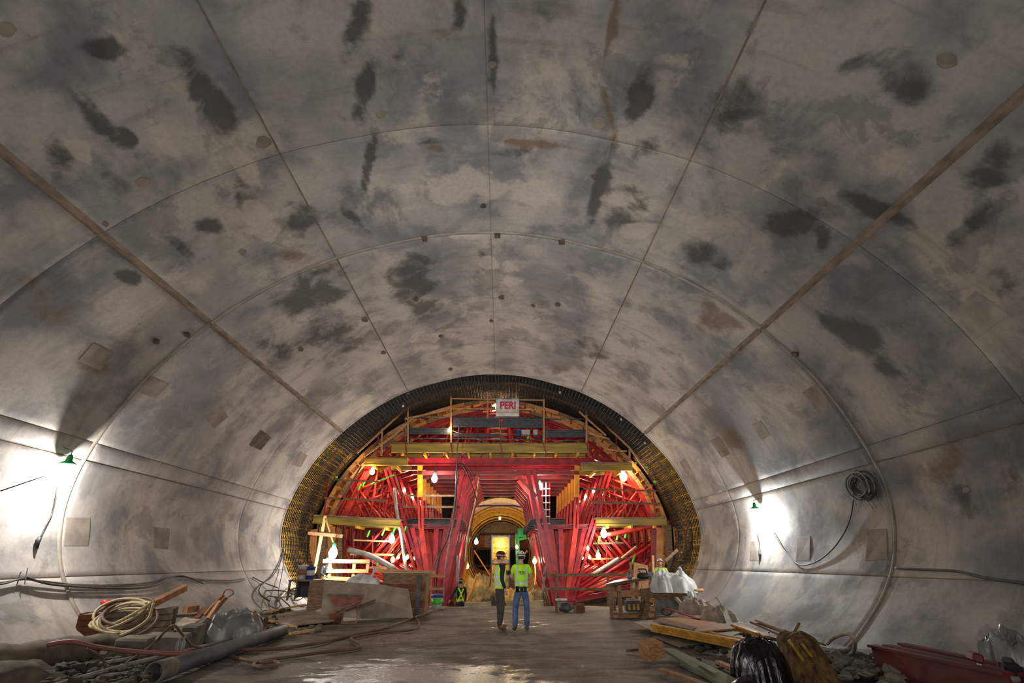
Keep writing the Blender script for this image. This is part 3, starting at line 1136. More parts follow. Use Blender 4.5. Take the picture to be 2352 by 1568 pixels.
gsec_y = [(-.04, -.1), (.04, -.1), (.04, -.06), (.016, -.045), (.016, .045), (.04, .06), (.04, .1), (-.04, .1), (-.04, .06), (-.016, .045), (-.016, -.045), (-.04, -.06)]
for i in range(ng):
    s = -SF + 2 * SF * (i + .5) / ng
    a, c = prof(s, FI + .36), prof(s, FI + .20)
    u = Vector((c[0] - a[0], 0, c[1] - a[1]))
    ctr = ((a[0] + c[0]) / 2, (a[1] + c[1]) / 2)
    MB().sect((ctr[0], FY - .1, ctr[1]), (ctr[0], FY + FL, ctr[1]), gsec_y, up=u).build('girder', M['girder_y'], form)


def rim(name, s0, s1, i0, i1, y, th, mt, parent, segs):
    for k in range(segs):
        a, c = s0 + (s1 - s0) * k / segs, s0 + (s1 - s0) * (k + 1) / segs
        pa, pb, pc, pd_ = prof(a, i0), prof(c - .02, i0), prof(c - .02, i1), prof(a, i1)
        yy = y + (0.02 if k % 2 else 0)
        V = [(p[0], yy + q, p[1]) for q in (0, th) for p in (pa, pb, pc, pd_)]
        F = [(0, 1, 2, 3), (7, 6, 5, 4), (0, 4, 5, 1), (1, 5, 6, 2), (2, 6, 7, 3), (3, 7, 4, 0)]
        mk(name, V, F, mt[k % len(mt)] if isinstance(mt, list) else mt, parent)


rim('rim_board', -SF, SF, FI - .02, FI + .17, FY - .07, .05, [M['timber_d'], M['timber'], M['ply']], form, 34)
rim('rim_board', -SF, SF, FI + .40, FI + .58, FY - .12, .06, [M['timber'], M['ply'], M['timber_d']], form, 30)
for fy_ in np.linspace(FY + .25, FY + FL - .3, 7):
    for k in range(24):
        a, c = -SF + 2 * SF * k / 24, -SF + 2 * SF * (k + 1) / 24
        p, q = prof(a, FI + .72), prof(c, FI + .72)
        MB().twin((p[0], fy_, p[1]), (q[0], fy_, q[1]), .22, .22, up=(0, 1, 0)).build('waler', M['red'] if k % 3 else M['red_bright'], form)

# ================================================================ red steel frames of the gantry
SC = 0.0222
G0 = 26.0


def mirror(x):
    return 2290 - x


def fr_member(nm, x0, y0, x1, y1, w, mt, kind='bar', both=True):
    out = [(nm, x0, y0, x1, y1, w, mt, kind)]
    if both:
        out.append((nm, mirror(x0), y0, mirror(x1), y1, w, mt, kind))
    return out


FM = []
FM += fr_member('cross_beam', 925, 1060, 1365, 1060, 17, 'red', 'ib', False)
FM += fr_member('tie_beam', 960, 1086, 1330, 1086, 9, 'red_dull', 'bar', False)
FM += fr_member('inner_leg', 1071, 1080, 1006, 1392, 24, 'red', 'twin')
FM += fr_member('outer_leg', 889, 1075, 984, 1392, 15, 'red', 'twin')
FM += fr_member('yellow_post', 965, 1070, 965, 1142, 11, 'amber', 'bar')
FM += fr_member('post', 965, 1142, 968, 1215, 12, 'red_bright', 'twin')
for a, c, w, m_ in ((948, 984, 9, 'red'), (968, 990, 11, 'red_bright'), (1003, 997, 10, 'red'), (1025, 1003, 10, 'red_dull'), (1043, 1008, 9, 'red')):
    FM += fr_member('lower_post', a, 1212, c, 1388, w, m_, 'bar')
FM += fr_member('shelf_beam', 905, 1207, 1062, 1211, 9, 'red_dull', 'ib')
FM += fr_member('knee_beam', 1098, 1094, 1058, 1140, 7, 'red_bright', 'bar')
FM += fr_member('rafter', 846, 1078, 786, 1196, 13, 'red_bright', 'bar')
FM += fr_member('rafter', 930, 1048, 838, 1078, 12, 'red', 'bar')
FM += fr_member('strut', 868, 1078, 850, 1192, 6, 'red_bright', 'tube')
FM += fr_member('strut', 886, 1100, 806, 1130, 6, 'red_bright', 'tube')
FM += fr_member('strut', 897, 1130, 790, 1168, 6, 'red', 'tube')
FM += fr_member('strut', 820, 1120, 880, 1196, 5, 'red_bright', 'tube')
FM += fr_member('strut', 800, 1110, 838, 1192, 5, 'red_dull', 'tube')
FM += fr_member('platform_beam', 742, 1200, 915, 1203, 9, 'red_dull', 'ib')
FM += fr_member('strut', 930, 1214, 862, 1312, 7, 'red_bright', 'tube')
FM += fr_member('strut', 907, 1214, 838, 1300, 7, 'red_bright', 'tube')
FM += fr_member('strut', 880, 1214, 812, 1290, 6, 'red', 'tube')
FM += fr_member('strut', 975, 1366, 775, 1240, 8, 'red', 'tube')
FM += fr_member('strut', 975, 1374, 780, 1300, 8, 'red_bright', 'tube')
FM += fr_member('side_post', 790, 1206, 788, 1330, 8, 'red_dull', 'twin')
FM += fr_member('base_beam', 780, 1342, 985, 1380, 10, 'red', 'ib')
FM += fr_member('roof_tie', 952, 1030, 1112, 938, 8, 'red', 'bar')
FM += fr_member('roof_strut', 985, 1050, 978, 960, 6, 'red_bright', 'tube')
FM += fr_member('roof_strut', 1018, 1050, 1042, 930, 6, 'red_bright', 'tube')
FM += fr_member('roof_strut', 1062, 1050, 1088, 915, 6, 'red_bright', 'tube')
FM += fr_member('roof_strut', 1105, 1050, 1128, 910, 6, 'red', 'tube')
FM += fr_member('top_chord', 955, 992, 1145, 920, 8, 'red', 'bar')
FM += fr_member('foot_jack', 997, 1386, 997, 1398, 34, 'red_dull', 'bar')

frame0 = thing('gantry_frame', 'red steel gantry frame nearest the camera', 'gantry frame', (XC, G0, W(1000, 1398, G0).z), 'red steel gantry frames')
for (nm, x0, y0, x1, y1, w, mt, kd) in FM:
    p, q = W(x0, y0, G0), W(x1, y1, G0)
    b = MB()
    if kd == 'ib':
        b.ibeam(p, q, .2, w * SC)
    elif kd == 'twin':
        b.twin(p, q, w * SC, .24)
    elif kd == 'tube':
        d = q - p
        b.tube([p, p + d * .12, p + d * .14, p + d * .86, p + d * .88, q], [w * SC * .28] * 2 + [w * SC * .5] * 2 + [w * SC * .28] * 2, 8)
    else:
        b.bar(p, q, w * SC, .2, up=(0, 1, 0))
        a_ = p.lerp(q, .5)
    b.build(nm, M[mt], frame0, kd == 'tube')
ORD = ['', 'second', 'third', 'fourth', 'fifth', 'sixth', 'rearmost']
idx0 = None
for k in range(1, 7):
    copy_tree(frame0, frame0.location + Vector((0, 1.5 * k, 0)), '%s red steel gantry frame%s' % (ORD[k], '' if k == 6 else ' counted back from the camera'))

# long beams tying the frames together
for px, py, w, h, m_, lab in ((1000, 1400, .5, .3, 'red', 'long red rail beam under the left gantry legs'), (1290, 1400, .5, .3, 'red', 'long red rail beam under the right gantry legs')):
    a = W(px, py, G0)
    MBo = MB().ibeam((a.x, G0 - .6, a.z - .05), (a.x, G0 + 9.8, a.z - .05), w, h).build('rail_beam', M[m_])
    tag(MBo, lab, 'beam')


# ================================================================ platforms
def platform(px0, px1, py, Y, depth, gh, label, gm='girder', n_pl=5, tilt=0.0, n_g=2):
    a, c = W(px0, py, Y), W(px1, py + tilt, Y)
    t = thing('work_platform', label, 'platform', ((a.x + c.x) / 2, Y + depth / 2, a.z - gh))
    L = (c - a).length
    nseg = max(1, int(L / 2.2))
    for k in range(n_pl):
        for j in range(nseg):
            u0, u1 = j / nseg + .003, (j + 1) / nseg - .003
            yy = depth * (k + .5) / n_pl
            jit = random.uniform(-.012, .012)
            p, q = a.lerp(c, u0) + Vector((0, yy, .03 + jit)), a.lerp(c, u1) + Vector((0, yy, .03 + jit))
            MB().bar(p, q, depth / n_pl - .015, .045).build('plank', M[random.choice(['timber_d', 'ply_grey', 'timber_d'])], t)
    for k in range(n_g):
        yy = .05 + (depth - .15) * k / max(1, n_g - 1)
        MB().ibeam(a + Vector((0, yy, -gh / 2 - .01)), c + Vector((0, yy, -gh / 2 - .01)), .1, gh, gh * .2).build('girder', M[gm], t)
    nj = max(2, int(L / 1.1))
    for k in range(nj):
        p = a.lerp(c, (k + .5) / nj)
        MB().box((p.x, Y + depth / 2, p.z - gh - .07), (.1, depth, .12)).build('joist', M['girder_y'], t)
    return t


platform(900, 1352, 1018, 25.0, 1.4, .46, 'wide yellow-girder platform across the top of the gantry', n_pl=5, n_g=2)
platform(838, 936, 1052, 25.3, 1.5, .36, 'upper left side platform of weathered planks on an olive girder')
platform(1336, 1452, 1064, 25.3, 1.5, .36, 'upper right side platform of weathered planks on an olive girder')
platform(720, 920, 1184, 25.2, 1.5, .34, 'lower left side platform on a sagging olive girder', tilt=10)
platform(1368, 1530, 1190, 25.2, 1.5, .32, 'lower right side platform over the white lamp')
for (a0, a1, lab) in ((922, 1062, 'narrow plank walkway beside the left gantry legs'), (1218, 1300, 'narrow plank walkway beside the right gantry legs')):
    p, q = W(a0, 1190, 26.3), W(a1, 1192, 26.3)
    t = thing('walkway', lab, 'walkway', ((p.x + q.x) / 2, 30.7, p.z))
    n_ = 4
    for k in range(n_):
        x = p.x + (q.x - p.x) * (k + .5) / n_
        for j in range(3):
            MB().box((x, 26.4 + 3 * j + 1.5, p.z), ((q.x - p.x) / n_ - .02, 2.96, .05)).build('plank', M['timber_d'], t)
    for k in range(7):
        MB().ibeam((p.x, 26.5 + 1.45 * k, p.z - .2), (q.x, 26.5 + 1.45 * k, p.z - .2), .1, .28).build('joist', M['mesh_dark'], t)
    if q.x < 0:
        for z_ in (.55, 1.1):
            MB().bar((p.x, 26.2, p.z + z_), (q.x, 26.2, p.z + z_), .04, .1).build('rail', M['timber_d'], t)
        for x_ in (p.x, (p.x + q.x) / 2, q.x):
            MB().bar((x_, 26.25, p.z), (x_, 26.25, p.z + 1.2), .05, .05).build('post', M['timber_d'], t)


# ================================================================ rails, scaffold
def railing(label, rails, posts, Y, rm='timber', pm='timber', name='guardrail', rw=.04, rh=.09, pw=.09, ph=.04, group=None, rail_name='rail'):
    pts = [W(x, y, Y) for r in rails + posts for x, y in ((r[0], r[1]), (r[2], r[3]))]
    t = thing(name, label, 'railing', (sum(p.x for p in pts) / len(pts), Y, min(p.z for p in pts)), group)
    for r in rails:
        w = r[4] if len(r) > 4 else rh
        MB().bar(W(r[0], r[1], Y - .03), W(r[2], r[3], Y - .03), rw, w).build(rail_name, M[r[5] if len(r) > 5 else rm], t)
    for r in posts:
        MB().bar(W(r[0], r[1], Y + .02), W(r[2], r[3], Y + .02), r[4] if len(r) > 4 else pw, ph, up=(0, 1, 0)).build('post', M[r[5] if len(r) > 5 else pm], t)
    return t


# scaffold on the upper platform
sc = thing('scaffold', 'grey tubular scaffold with charcoal edge boards under the banner', 'scaffold', (W(1140, 1018, 25.1).x, 25.1, W(1140, 1018, 25.1).z))
for x, y0 in ((931, 930), (1036, 925), (1150, 955), (1250, 925), (1349, 940)):
    for dy in (0, 1.2):
        p, q = W(x, 1016, 25.1), W(x, y0 + (14 if dy else 0), 25.1)
        MB().tube([p + Vector((0, dy, 0)), q + Vector((0, dy, 0))], .034, 8).build('standard', M['steel'], sc, True)
    MB().tube([W(x, 958, 25.1), W(x, 958, 25.1) + Vector((0, 1.2, 0))], .028, 8).build('transom', M['steel'], sc, True)
    c = W(x, 1030, 25.0)
    MB().bar(c + Vector((-.03, -.02, .3)), c + Vector((.12, -.02, -.42)), .1, .06).build('bracket', M['red_dull'], sc)
for x0, y0, x1, y1 in ((931, 956, 1036, 958), (1036, 958, 1250, 958), (1250, 961, 1349, 962), (931, 1006, 1036, 1008), (1036, 996, 1250, 999), (1036, 1007, 1250, 1010), (1250, 1010, 1349, 1012),
                       (1036, 988, 1120, 1017), (931, 1006, 952, 1018), (1349, 1012, 1330, 1020), (936, 982, 1036, 986), (1250, 986, 1349, 988), (1337, 985, 1349, 960)):
    MB().tube([W(x0, y0, 25.07), W(x1, y1, 25.07)], .026, 8).build('ledger', M['steel'], sc, True)
for x0, x1, y0, y1 in ((1040, 1148, 960, 981), (1152, 1250, 961, 982), (934, 1034, 983, 997), (1252, 1345, 989, 1004), (1042, 1148, 996, 1003)):
    a, c = W(x0, y1, 25.0), W(x1, y0, 25.0)
    n_ = 4
    for k in range(n_):
        z = a.z + (c.z - a.z) * (k + .5) / n_
        MB().box(((a.x + c.x) / 2, 25.0 - (.02 if k % 2 else 0), z), (c.x - a.x, .03, (c.z - a.z) / n_ - .006)).build('edge_board', M['mesh_dark'], sc)
for x, col in ((1203, 'white'), (1212, 'white'), (1190, 'blue'), (1230, 'white')):
    c = W(x, 1000, 25.6)
    b = MB().lathe((c.x, c.y, c.z - .02), [(.12, 0), (.14, .28), (.15, .29), (.15, .31), (.001, .31)], 14).build('bucket', M[col], None, True)
    tag(b, '%s bucket standing on the scaffold deck, %s' % (col, {1203: 'left of the pair', 1212: 'right of the pair', 1190: 'beside the timber offcuts', 1230: 'nearest the right edge board'}[x]), 'bucket', 'buckets on the scaffold deck')

# timber guard rail following the arch
railing('raw timber guard rail framed around the crown of the form',
        [(1120, 880, 1186, 880), (1120, 881, 1036, 895), (1036, 895, 937, 934), (937, 934, 876, 990), (876, 990, 820, 1040), (1184, 880, 1245, 893), (1245, 893, 1347, 931), (1347, 931, 1400, 985), (1400, 985, 1446, 1028),
         (1446, 1028, 1490, 1088, .1), (1036, 915, 1250, 919, .06), (1036, 938, 1250, 941, .06), (930, 962, 1030, 940), (1250, 906, 1330, 935), (1330, 945, 1392, 1000), (905, 1000, 948, 960, .1), (840, 1045, 905, 1000, .1),
         (1352, 995, 1400, 1008, .07), (1390, 1032, 1440, 1036, .07)],
        [(1120, 870, 1120, 960, .09), (1151, 870, 1151, 955, .09), (1186, 870, 1186, 955, .09), (1036, 885, 1036, 1016), (1249, 888, 1249, 1016), (937, 930, 937, 1016), (1347, 925, 1347, 1016),
         (878, 984, 876, 1046), (870, 990, 866, 1050, .05, 'red'), (1415, 1005, 1417, 1062, .05, 'red'), (1446, 1026, 1446, 1060)], 24.85)
railing('timber guard rail on thin red posts above the lower left platform',
        [(748, 1100, 870, 1106, .07), (745, 1143, 890, 1150, .09), (765, 1180, 830, 1070, .1, 'timber_d')], [(754, 1094, 744, 1186, .06, 'red'), (818, 1100, 828, 1184, .04, 'red'), (875, 1100, 884, 1186, .05, 'red')], 25.1, 'timber_d')
railing('timber guard rail on thin red posts above the lower right platform',
        [(1340, 1122, 1508, 1127, .08), (1352, 1152, 1515, 1157, .09)], [(1498, 1112, 1506, 1188, .06, 'red'), (1432, 1115, 1430, 1188, .04, 'red'), (1375, 1118, 1372, 1188, .05, 'red')], 25.1, 'timber_d')
railing('weathered waist rail at the foot of the right gantry legs',
        [(1248, 1321, 1440, 1319, .11), (1255, 1352, 1398, 1353, .11)], [(1278, 1310, 1278, 1392, .09), (1396, 1318, 1397, 1392, .09)], 22.6, 'timber_d', 'timber_d')
railing('raw timber waist rail at the foot of the left gantry legs',
        [(860, 1310, 1000, 1314, .13), (922, 1319, 1022, 1323, .12), (970, 1351, 1020, 1352, .10)], [(990, 1316, 990, 1392, .09), (930, 1310, 928, 1392, .08)], 22.6)
railing('short timber rails between the lower left struts',
        [(812, 1240, 893, 1243, .07, 'timber_l'), (804, 1272, 905, 1274, .10, 'timber_l'), (840, 1303, 910, 1303, .1)], [(812, 1225, 812, 1312, .06, 'red_dull'), (856, 1230, 856, 1300, .04, 'red')], 25.3)
railing('bright fresh pine barrier leaning in front of the left lamp',
        [(742, 1288, 849, 1289, .15), (750, 1311, 846, 1311, .14), (738, 1326, 826, 1331, .14)], [(759, 1288, 756, 1324, .13), (814, 1291, 811, 1326, .13), (846, 1288, 843, 1312, .12)], 22.8, 'timber_l', 'timber_l', name='timber_barrier')
railing('short board nailed across a leaning pine post left of the gantry',
        [(708, 1224, 787, 1231, .13)], [(747, 1184, 722, 1316, .12, 'timber_l'), (748, 1190, 765, 1245, .06)], 22.9, 'timber', name='braced_post')
railing('scrap timber rails behind the saw bench on the right',
        [(1362, 1248, 1432, 1246, .08), (1352, 1284, 1450, 1281, .08), (1440, 1318, 1480, 1300, .1)], [(1392, 1240, 1394, 1300, .05, 'red')], 25.2, 'timber_d')

# planks standing against the form, both sides
for k, (x0, y0, x1, y1, w, m_) in enumerate(((722, 1215, 712, 1330, .34, 'ply'), (741, 1210, 735, 1335, .36, 'timber_d'), (762, 1210, 760, 1330, .34, 'ply'), (781, 1215, 782, 1325, .2, 'timber_d'),
                                            (1516, 1212, 1514, 1335, .34, 'ply'), (1534, 1205, 1541, 1335, .32, 'timber_d'), (1502, 1215, 1500, 1330, .24, 'red_dull'), (1551, 1210, 1560, 1330, .22, 'ply'))):
    p, q = W(x1, y1, 25.5), W(x0, y0, 25.6)
    o = MB().bar(p, q, w, .04, up=(0, 1, 0)).build('form_plank', M[m_])
    side = 'left' if x0 < 1100 else 'right'
    n_th = ['first', 'second', 'third', 'fourth'][k % 4]
    tag(o, '%s upright board from the %s standing against the lower %s form' % (n_th, 'left' if side == 'left' else 'gantry', side), 'board', 'upright boards against the form')

# wooden stringer edges of steep form boards right side (deep side band)
# ---------------------------------------------------------------- banner
bn = thing('banner', 'white banner with red letters and an orange bar at the crown', 'banner', W(1165, 958, 24.7))
a, c = W(1139, 956, 24.7), W(1192, 915, 24.7)
MB().sheet(lambda u, v: (a.x + (c.x - a.x) * u, 24.7 + .02 * math.sin(u * 9) * math.sin(v * 4), a.z + (c.z - a.z) * v), 12, 8, .006).build('sheet', M['white'], bn, True)
bsheet = [k_ for k_ in bpy.data.objects if k_.parent == bn][0]
zb_ = a.z + (c.z - a.z) * .22
MB().box(((a.x + c.x) / 2, 24.66, zb_), (c.x - a.x - .02, .01, .05)).build('orange_bar', M['amber'], bsheet)


def text_obj(txt, loc, size, material, parent, rz=0.0, bold=0.0, name='lettering', rx=PI / 2, sx=1.0):
    cu = bpy.data.curves.new(name, 'FONT')
    cu.body = txt
    cu.size = size
    cu.extrude = .004
    cu.offset = bold
    cu.align_x = 'CENTER'
    cu.align_y = 'CENTER'
    tmp = bpy.data.objects.new('tmp', cu)
    C.objects.link(tmp)
    dg = bpy.context.evaluated_depsgraph_get()
    me = bpy.data.meshes.new_from_object(tmp.evaluated_get(dg))
    bpy.data.objects.remove(tmp)
    Mx = Matrix.Rotation(rz, 4, 'Z') @ Matrix.Rotation(rx, 4, 'X') @ Matrix.Diagonal((sx, 1, 1, 1))
    me.transform(Mx)
    me.materials.clear()
    me.materials.append(material)
    o = bpy.data.objects.new(name, me)
    C.objects.link(o)
    o.parent = parent
    o.location = Vector(loc) - parent_world(parent)
    return o


M['sign_red'] = mat('sign_red', rgb(200, 20, 40), rgb(180, 16, 34), 2, .5)
text_obj('PERI', ((a.x + c.x) / 2 + .02, 24.64, a.z + (c.z - a.z) * .58), .56, M['sign_red'], bsheet, bold=.018, sx=.82)

# ---------------------------------------------------------------- ladders, cables
ld = thing('ladder', 'white and red ladder rising behind the right inner leg', 'ladder', W(1254, 1262, 26.4))
for x in (1246, 1262):
    MB().bar(W(x, 1262, 26.4), W(x, 1108, 26.4), .05, .07).build('stile', M['red'], ld)
MB().bar(W(1254, 1262, 26.4), W(1254, 1108, 26.4), .05, .05).build('stile', M['white'], ld)
for k in range(9):
    MB().bar(W(1244, 1122 + 16 * k, 26.35), W(1264, 1122 + 16 * k, 26.35), .04, .05).build('rung', M['white'], ld)
HC_ = [('grey rope hanging from the scaffold past the left inner leg', [(1057, 955), (1050, 1040), (1046, 1130), (1036, 1220), (1022, 1310), (1018, 1392)], .035, 'steel', 24.2),
       ('black cable looped over the left inner leg down to the floor', [(1096, 1150), (1075, 1090), (1058, 1064), (1048, 1080), (1047, 1150), (1030, 1230), (1006, 1290), (1002, 1392)], .035, 'black', 24.5),
       ('second black hose trailing down the left V of the gantry', [(1096, 1130), (1090, 1100), (1080, 1078), (1066, 1068), (1052, 1090), (1044, 1180), (1018, 1260), (998, 1300), (1004, 1394)], .03, 'cable', 24.6),
       ('pale timber-coloured hose hanging by the inner left leg', [(1100, 1096), (1092, 1150), (1080, 1200), (1072, 1245), (1068, 1290)], .04, 'cream', 25.8),
       ('grey vent hose rising beside the left outer leg', [(906, 1120), (912, 1180), (922, 1230), (930, 1290), (936, 1320)], .1, 'pvc', 25.6),
       ('magenta strap hanging from the top platform', [(1067, 1040), (1066, 1052), (1068, 1068)], .03, 'magenta', 24.9),
       ('thin dark line hanging beside the grey rope', [(1064, 985), (1062, 1030), (1058, 1070)], .014, 'black', 24.4)]
for lab, pts, r, m_, Y in HC_:
    o = MB().tube(curve_pts([W(x, y, Y - .02 * i) for i, (x, y) in enumerate(pts)], 8), r * .8, 8).build('hanging_cable', M[m_], None, True)
    tag(o, lab, 'cable')
for lab, x0, y0, x1, y1, Y, r, m_ in (('grey pipe slanting through the lower right struts', 1358, 1322, 1422, 1283, 25.0, .1, 'pvc'), ('curved grey duct among the lower left struts', 800, 1262, 905, 1305, 25.0, .12, 'pvc'),
                                     ('lime-tipped tube on the upper left platform', 850, 1113, 905, 1090, 25.2, .035, 'lime'), ('long pink-red beam above the lower right lamp', 1395, 1228, 1518, 1204, 25.6, .11, 'red_bright'),
                                     ('lime green tube leaning in the lower right struts', 1452, 1296, 1459, 1272, 25.0, .05, 'lime'), ('light timber lever across the lower right struts', 1428, 1282, 1462, 1255, 25.0, .06, 'timber')):
    p, q = W(x0, y0, Y), W(x1, y1, Y)
    mid = p.lerp(q, .5) + Vector((0, 0, .12 if 'curved' in lab else 0))
    o = MB().tube(curve_pts([p, mid, q], 8), r, 10).build('loose_tube', M[m_], None, True)
    tag(o, lab, 'tube')
# green jack collars on the struts
for k, (x, y) in enumerate(((846, 1225), (880, 1222), (905, 1218), (930, 1216), (1376, 1238), (1418, 1232), (1437, 1228), (826, 1118), (836, 1110), (868, 1290), (1212, 1008))):
    p = W(x, y, 25.7)
    MB().tube([p + Vector((-.05, 0, -.15)), p + Vector((.05, 0, .15))], .05, 8).build('jack_collar', M['lime'], frame0)


# ---------------------------------------------------------------- site lamps in the gantry
def site_lamp(px, py, Y, r, power, label, warm=True, off=-.35, light=True):
    p = W(px, py, Y)
    t = thing('site_lamp', label, 'lamp', p, 'site lamps strung through the gantry')
    MB().lathe(p, [(.001, -r * 1.3), (r * .7, -r * .9), (r, 0), (r * .7, r * .8), (r * .35, r * 1.3)], 14).build('bulb', M['glass_w' if warm else 'glass_l'], t, True)
    MB().lathe((p.x, p.y, p.z + r * 1.1), [(r * .4, 0), (r * .5, r * .5), (r * .35, r), (.02, r * 1.2)], 12).build('socket', M['green'], t, True)
    MB().tube([(p.x, p.y, p.z + r * 2), (p.x + .02, p.y + .05, p.z + r * 2 + .35)], .012, 6).build('cord', M['black'], t)
    if light:
        point_lamp('site_lamp_light', (p.x, p.y + off, p.z - r * .2), power, (1.0, .72, .42) if warm else (1, .96, .9), .12)


site_lamp(1137, 925, 26.4, .17, 420, 'warm lamp shining beside the banner at the crown', off=.9)
site_lamp(855, 1083, 25.6, .13, 150, 'warm lamp under the upper left side platform')
site_lamp(998, 1099, 25.6, .16, 170, 'glaring lamp between the yellow posts on the left', False)
site_lamp(1240, 1117, 26.6, .15, 170, 'lamp beside the ladder behind the right inner leg', False)
site_lamp(1432, 1094, 25.8, .2, 190, 'large warm lamp under the upper right side platform')
site_lamp(765, 1270, 22.5, .19, 270, 'white caged lamp over the pine barrier', False)
site_lamp(900, 1238, 25.4, .15, 130, 'white lamp among the lower left struts', False)
site_lamp(1387, 1225, 25.4, .16, 150, 'white lamp under the lower right platform', False)
site_lamp(1033, 987, 24.9, .09, 30, 'small warm bulb at the left end of the top scaffold')
site_lamp(902, 1285, 25.2, .1, 30, 'oval warm bulb low beside the left outer leg', light=False)
site_lamp(930, 1283, 25.4, .09, 30, 'oval warm bulb low inside the left outer leg', light=False)
site_lamp(1374, 1276, 25.0, .12, 60, 'tall warm bulb low beside the right outer leg')
site_lamp(1350, 1259, 25.6, .07, 20, 'small bulb left of the tall warm bulb', light=False)
site_lamp(1046, 1270, 30, .12, 60, 'warm bulb beyond the foot of the left inner leg')
site_lamp(1094, 1244, 42, .16, 160, 'white bulb in front of the yellow bore, left of centre', False)
site_lamp(1187, 1256, 47, .12, 100, 'bulb behind the helmet of the right workman')
site_lamp(1228, 1288, 30, .12, 120, 'bulb on a stick right of the workmen')
site_lamp(1073, 1300, 40, .14, 200, 'cluster bulb low in front of the bore')
site_lamp(1063, 1303, 40, .12, 40, 'cluster bulb nearest the left inner leg', light=False)
site_lamp(1148, 1190, 41.0, .09, 12, 'small bulb lighting the orange collar of the bore', light=False)
for k in range(3):
    y = 29 + 2.8 * k
    for x, nm in ((W(900, 1100, 26).x, 'left'), (W(1390, 1100, 26).x, 'right')):
        for z_, lv in ((5.3, 'upper'), (1.8, 'lower')):
            p = Vector((x * .98, y, z_))
            t = thing('site_lamp', '%s lamp deep inside the %s gantry bay, %s row' % (['first', 'second', 'third'][k], nm, lv), 'lamp', p, 'site lamps strung through the gantry')
            MB().lathe(p, [(.001, -.1), (.09, -.02), (.07, .08), (.03, .12)], 10).build('bulb', M['glass_w'], t, True)
            MB().lathe((p.x, p.y, p.z + .1), [(.04, 0), (.05, .08), (.01, .14)], 10).build('socket', M['green'], t, True)
            point_lamp('site_lamp_light', (p.x, p.y - .2, p.z), 85, (1.0, .74, .46), .12)

# ================================================================ small builders for the litter
def wallp(px, py, off=.04):
    s, y = wall_hit(px, py)
    q = prof(s, off)
    return Vector((q[0], y, q[1]))


def solid(mb, name, m, label, cat, group=None, smooth=False):
    o = mb.build(name, M[m], None, smooth)
    return tag(o, label, cat, group)


def hose(name, label, pts, r, m, cat='hose', n=10, seg=8, group=None):
    o = MB().tube(curve_pts(pts, n), r, seg).build(name, M[m], None, True)
    return tag(o, label, cat, group)


def slab(mb, P, th, mi=0):
    """slab from corner points (top face), thickened downwards"""
    P = [Vector(p) for p in P]
    n = len(P)
    nr = (P[1] - P[0]).cross(P[-1] - P[0]).normalized()
    if nr.z < 0:
        nr = -nr
    V = P + [p - nr * th for p in P]
    mb.add(V, [tuple(range(n)), tuple(range(n, 2 * n))[::-1]] + [(i, n + i, n + (i + 1) % n, (i + 1) % n) for i in range(n)], mi)
    return mb


def board(name, label, p0, p1, w, th, m, cat='board', up=(0, 0, 1), group=None):
    return solid(MB().bar(p0, p1, w, th, up), name, m, label, cat, group)


# ================================================================ left side
pts = [W(-60, 1532, 8.2), W(40, 1524, 8.7), W(110, 1510, 9.2), W(180, 1502, 9.7), W(235, 1496, 10.1), W(243, 1495, 10.2)]
cp = curve_pts(pts, 8)
rr_ = [(.27 + .012 * math.sin(i * .7) + .006 * math.sin(i * 2.3)) for i in range(len(cp))]
rr_[-1] = .06
rr_[-2] = .16
solid(MB().tube(cp, rr_, 16), 'wrapped_roll', 'tarp', 'long roll wrapped in dusty grey cloth in the left corner', 'roll', smooth=True)
solid(MB().blob(W(45, 1556, 8.0), (.9, .5, .4), 5, .35), 'torn_bag', 'tarp', 'torn earth-stained bag under the near end of the wrapped roll', 'bag', smooth=True)
hose('garden_hose', 'yellow hose end lying on the wrapped roll at the left edge', [W(-10, 1492, 8.7), W(20, 1487, 8.8), W(50, 1490, 8.9), W(75, 1496, 9.2)], .03, 'amber')

t = thing('timber_box', 'long box with a rusty end under the coiled cream hose', 'box', W(285, 1472, 10.9))
M3 = [W(180, 1412, 10.7), W(398, 1395, 11.7), W(392, 1452, 11.7), W(172, 1468, 10.7)]
for k in range(4):
    a0, a1 = M3[0].lerp(M3[3], k / 4 + .01), M3[1].lerp(M3[2], k / 4 + .01)
    b0, b1 = M3[0].lerp(M3[3], (k + 1) / 4), M3[1].lerp(M3[2], (k + 1) / 4)
    m0_, m1_ = a0.lerp(b0, .5), a1.lerp(b1, .5)
    e = m0_.lerp(m1_, .28)
    MB().bar(m0_, e, .04, (a0 - b0).length * .96).build('rusty_board', M['rust'], t)
    MB().bar(e, m1_, .04, (a0 - b0).length * .96).build('side_board', M['ply_grey'], t)
dv = Vector((-.12, .34, .0))
slab(MB(), [M3[0], M3[1], M3[1] + dv, M3[0] + dv], .03).build('lid', M['ply_grey'], t)
MB().bar(M3[0].lerp(M3[3], .5) + dv, M3[1].lerp(M3[2], .5) + dv, .04, .45).build('back_board', M['ply_grey'], t)
MB().bar(M3[0].lerp(M3[3], .5), M3[0].lerp(M3[3], .5) + dv, .04, .45).build('end_board', M['rust'], t)

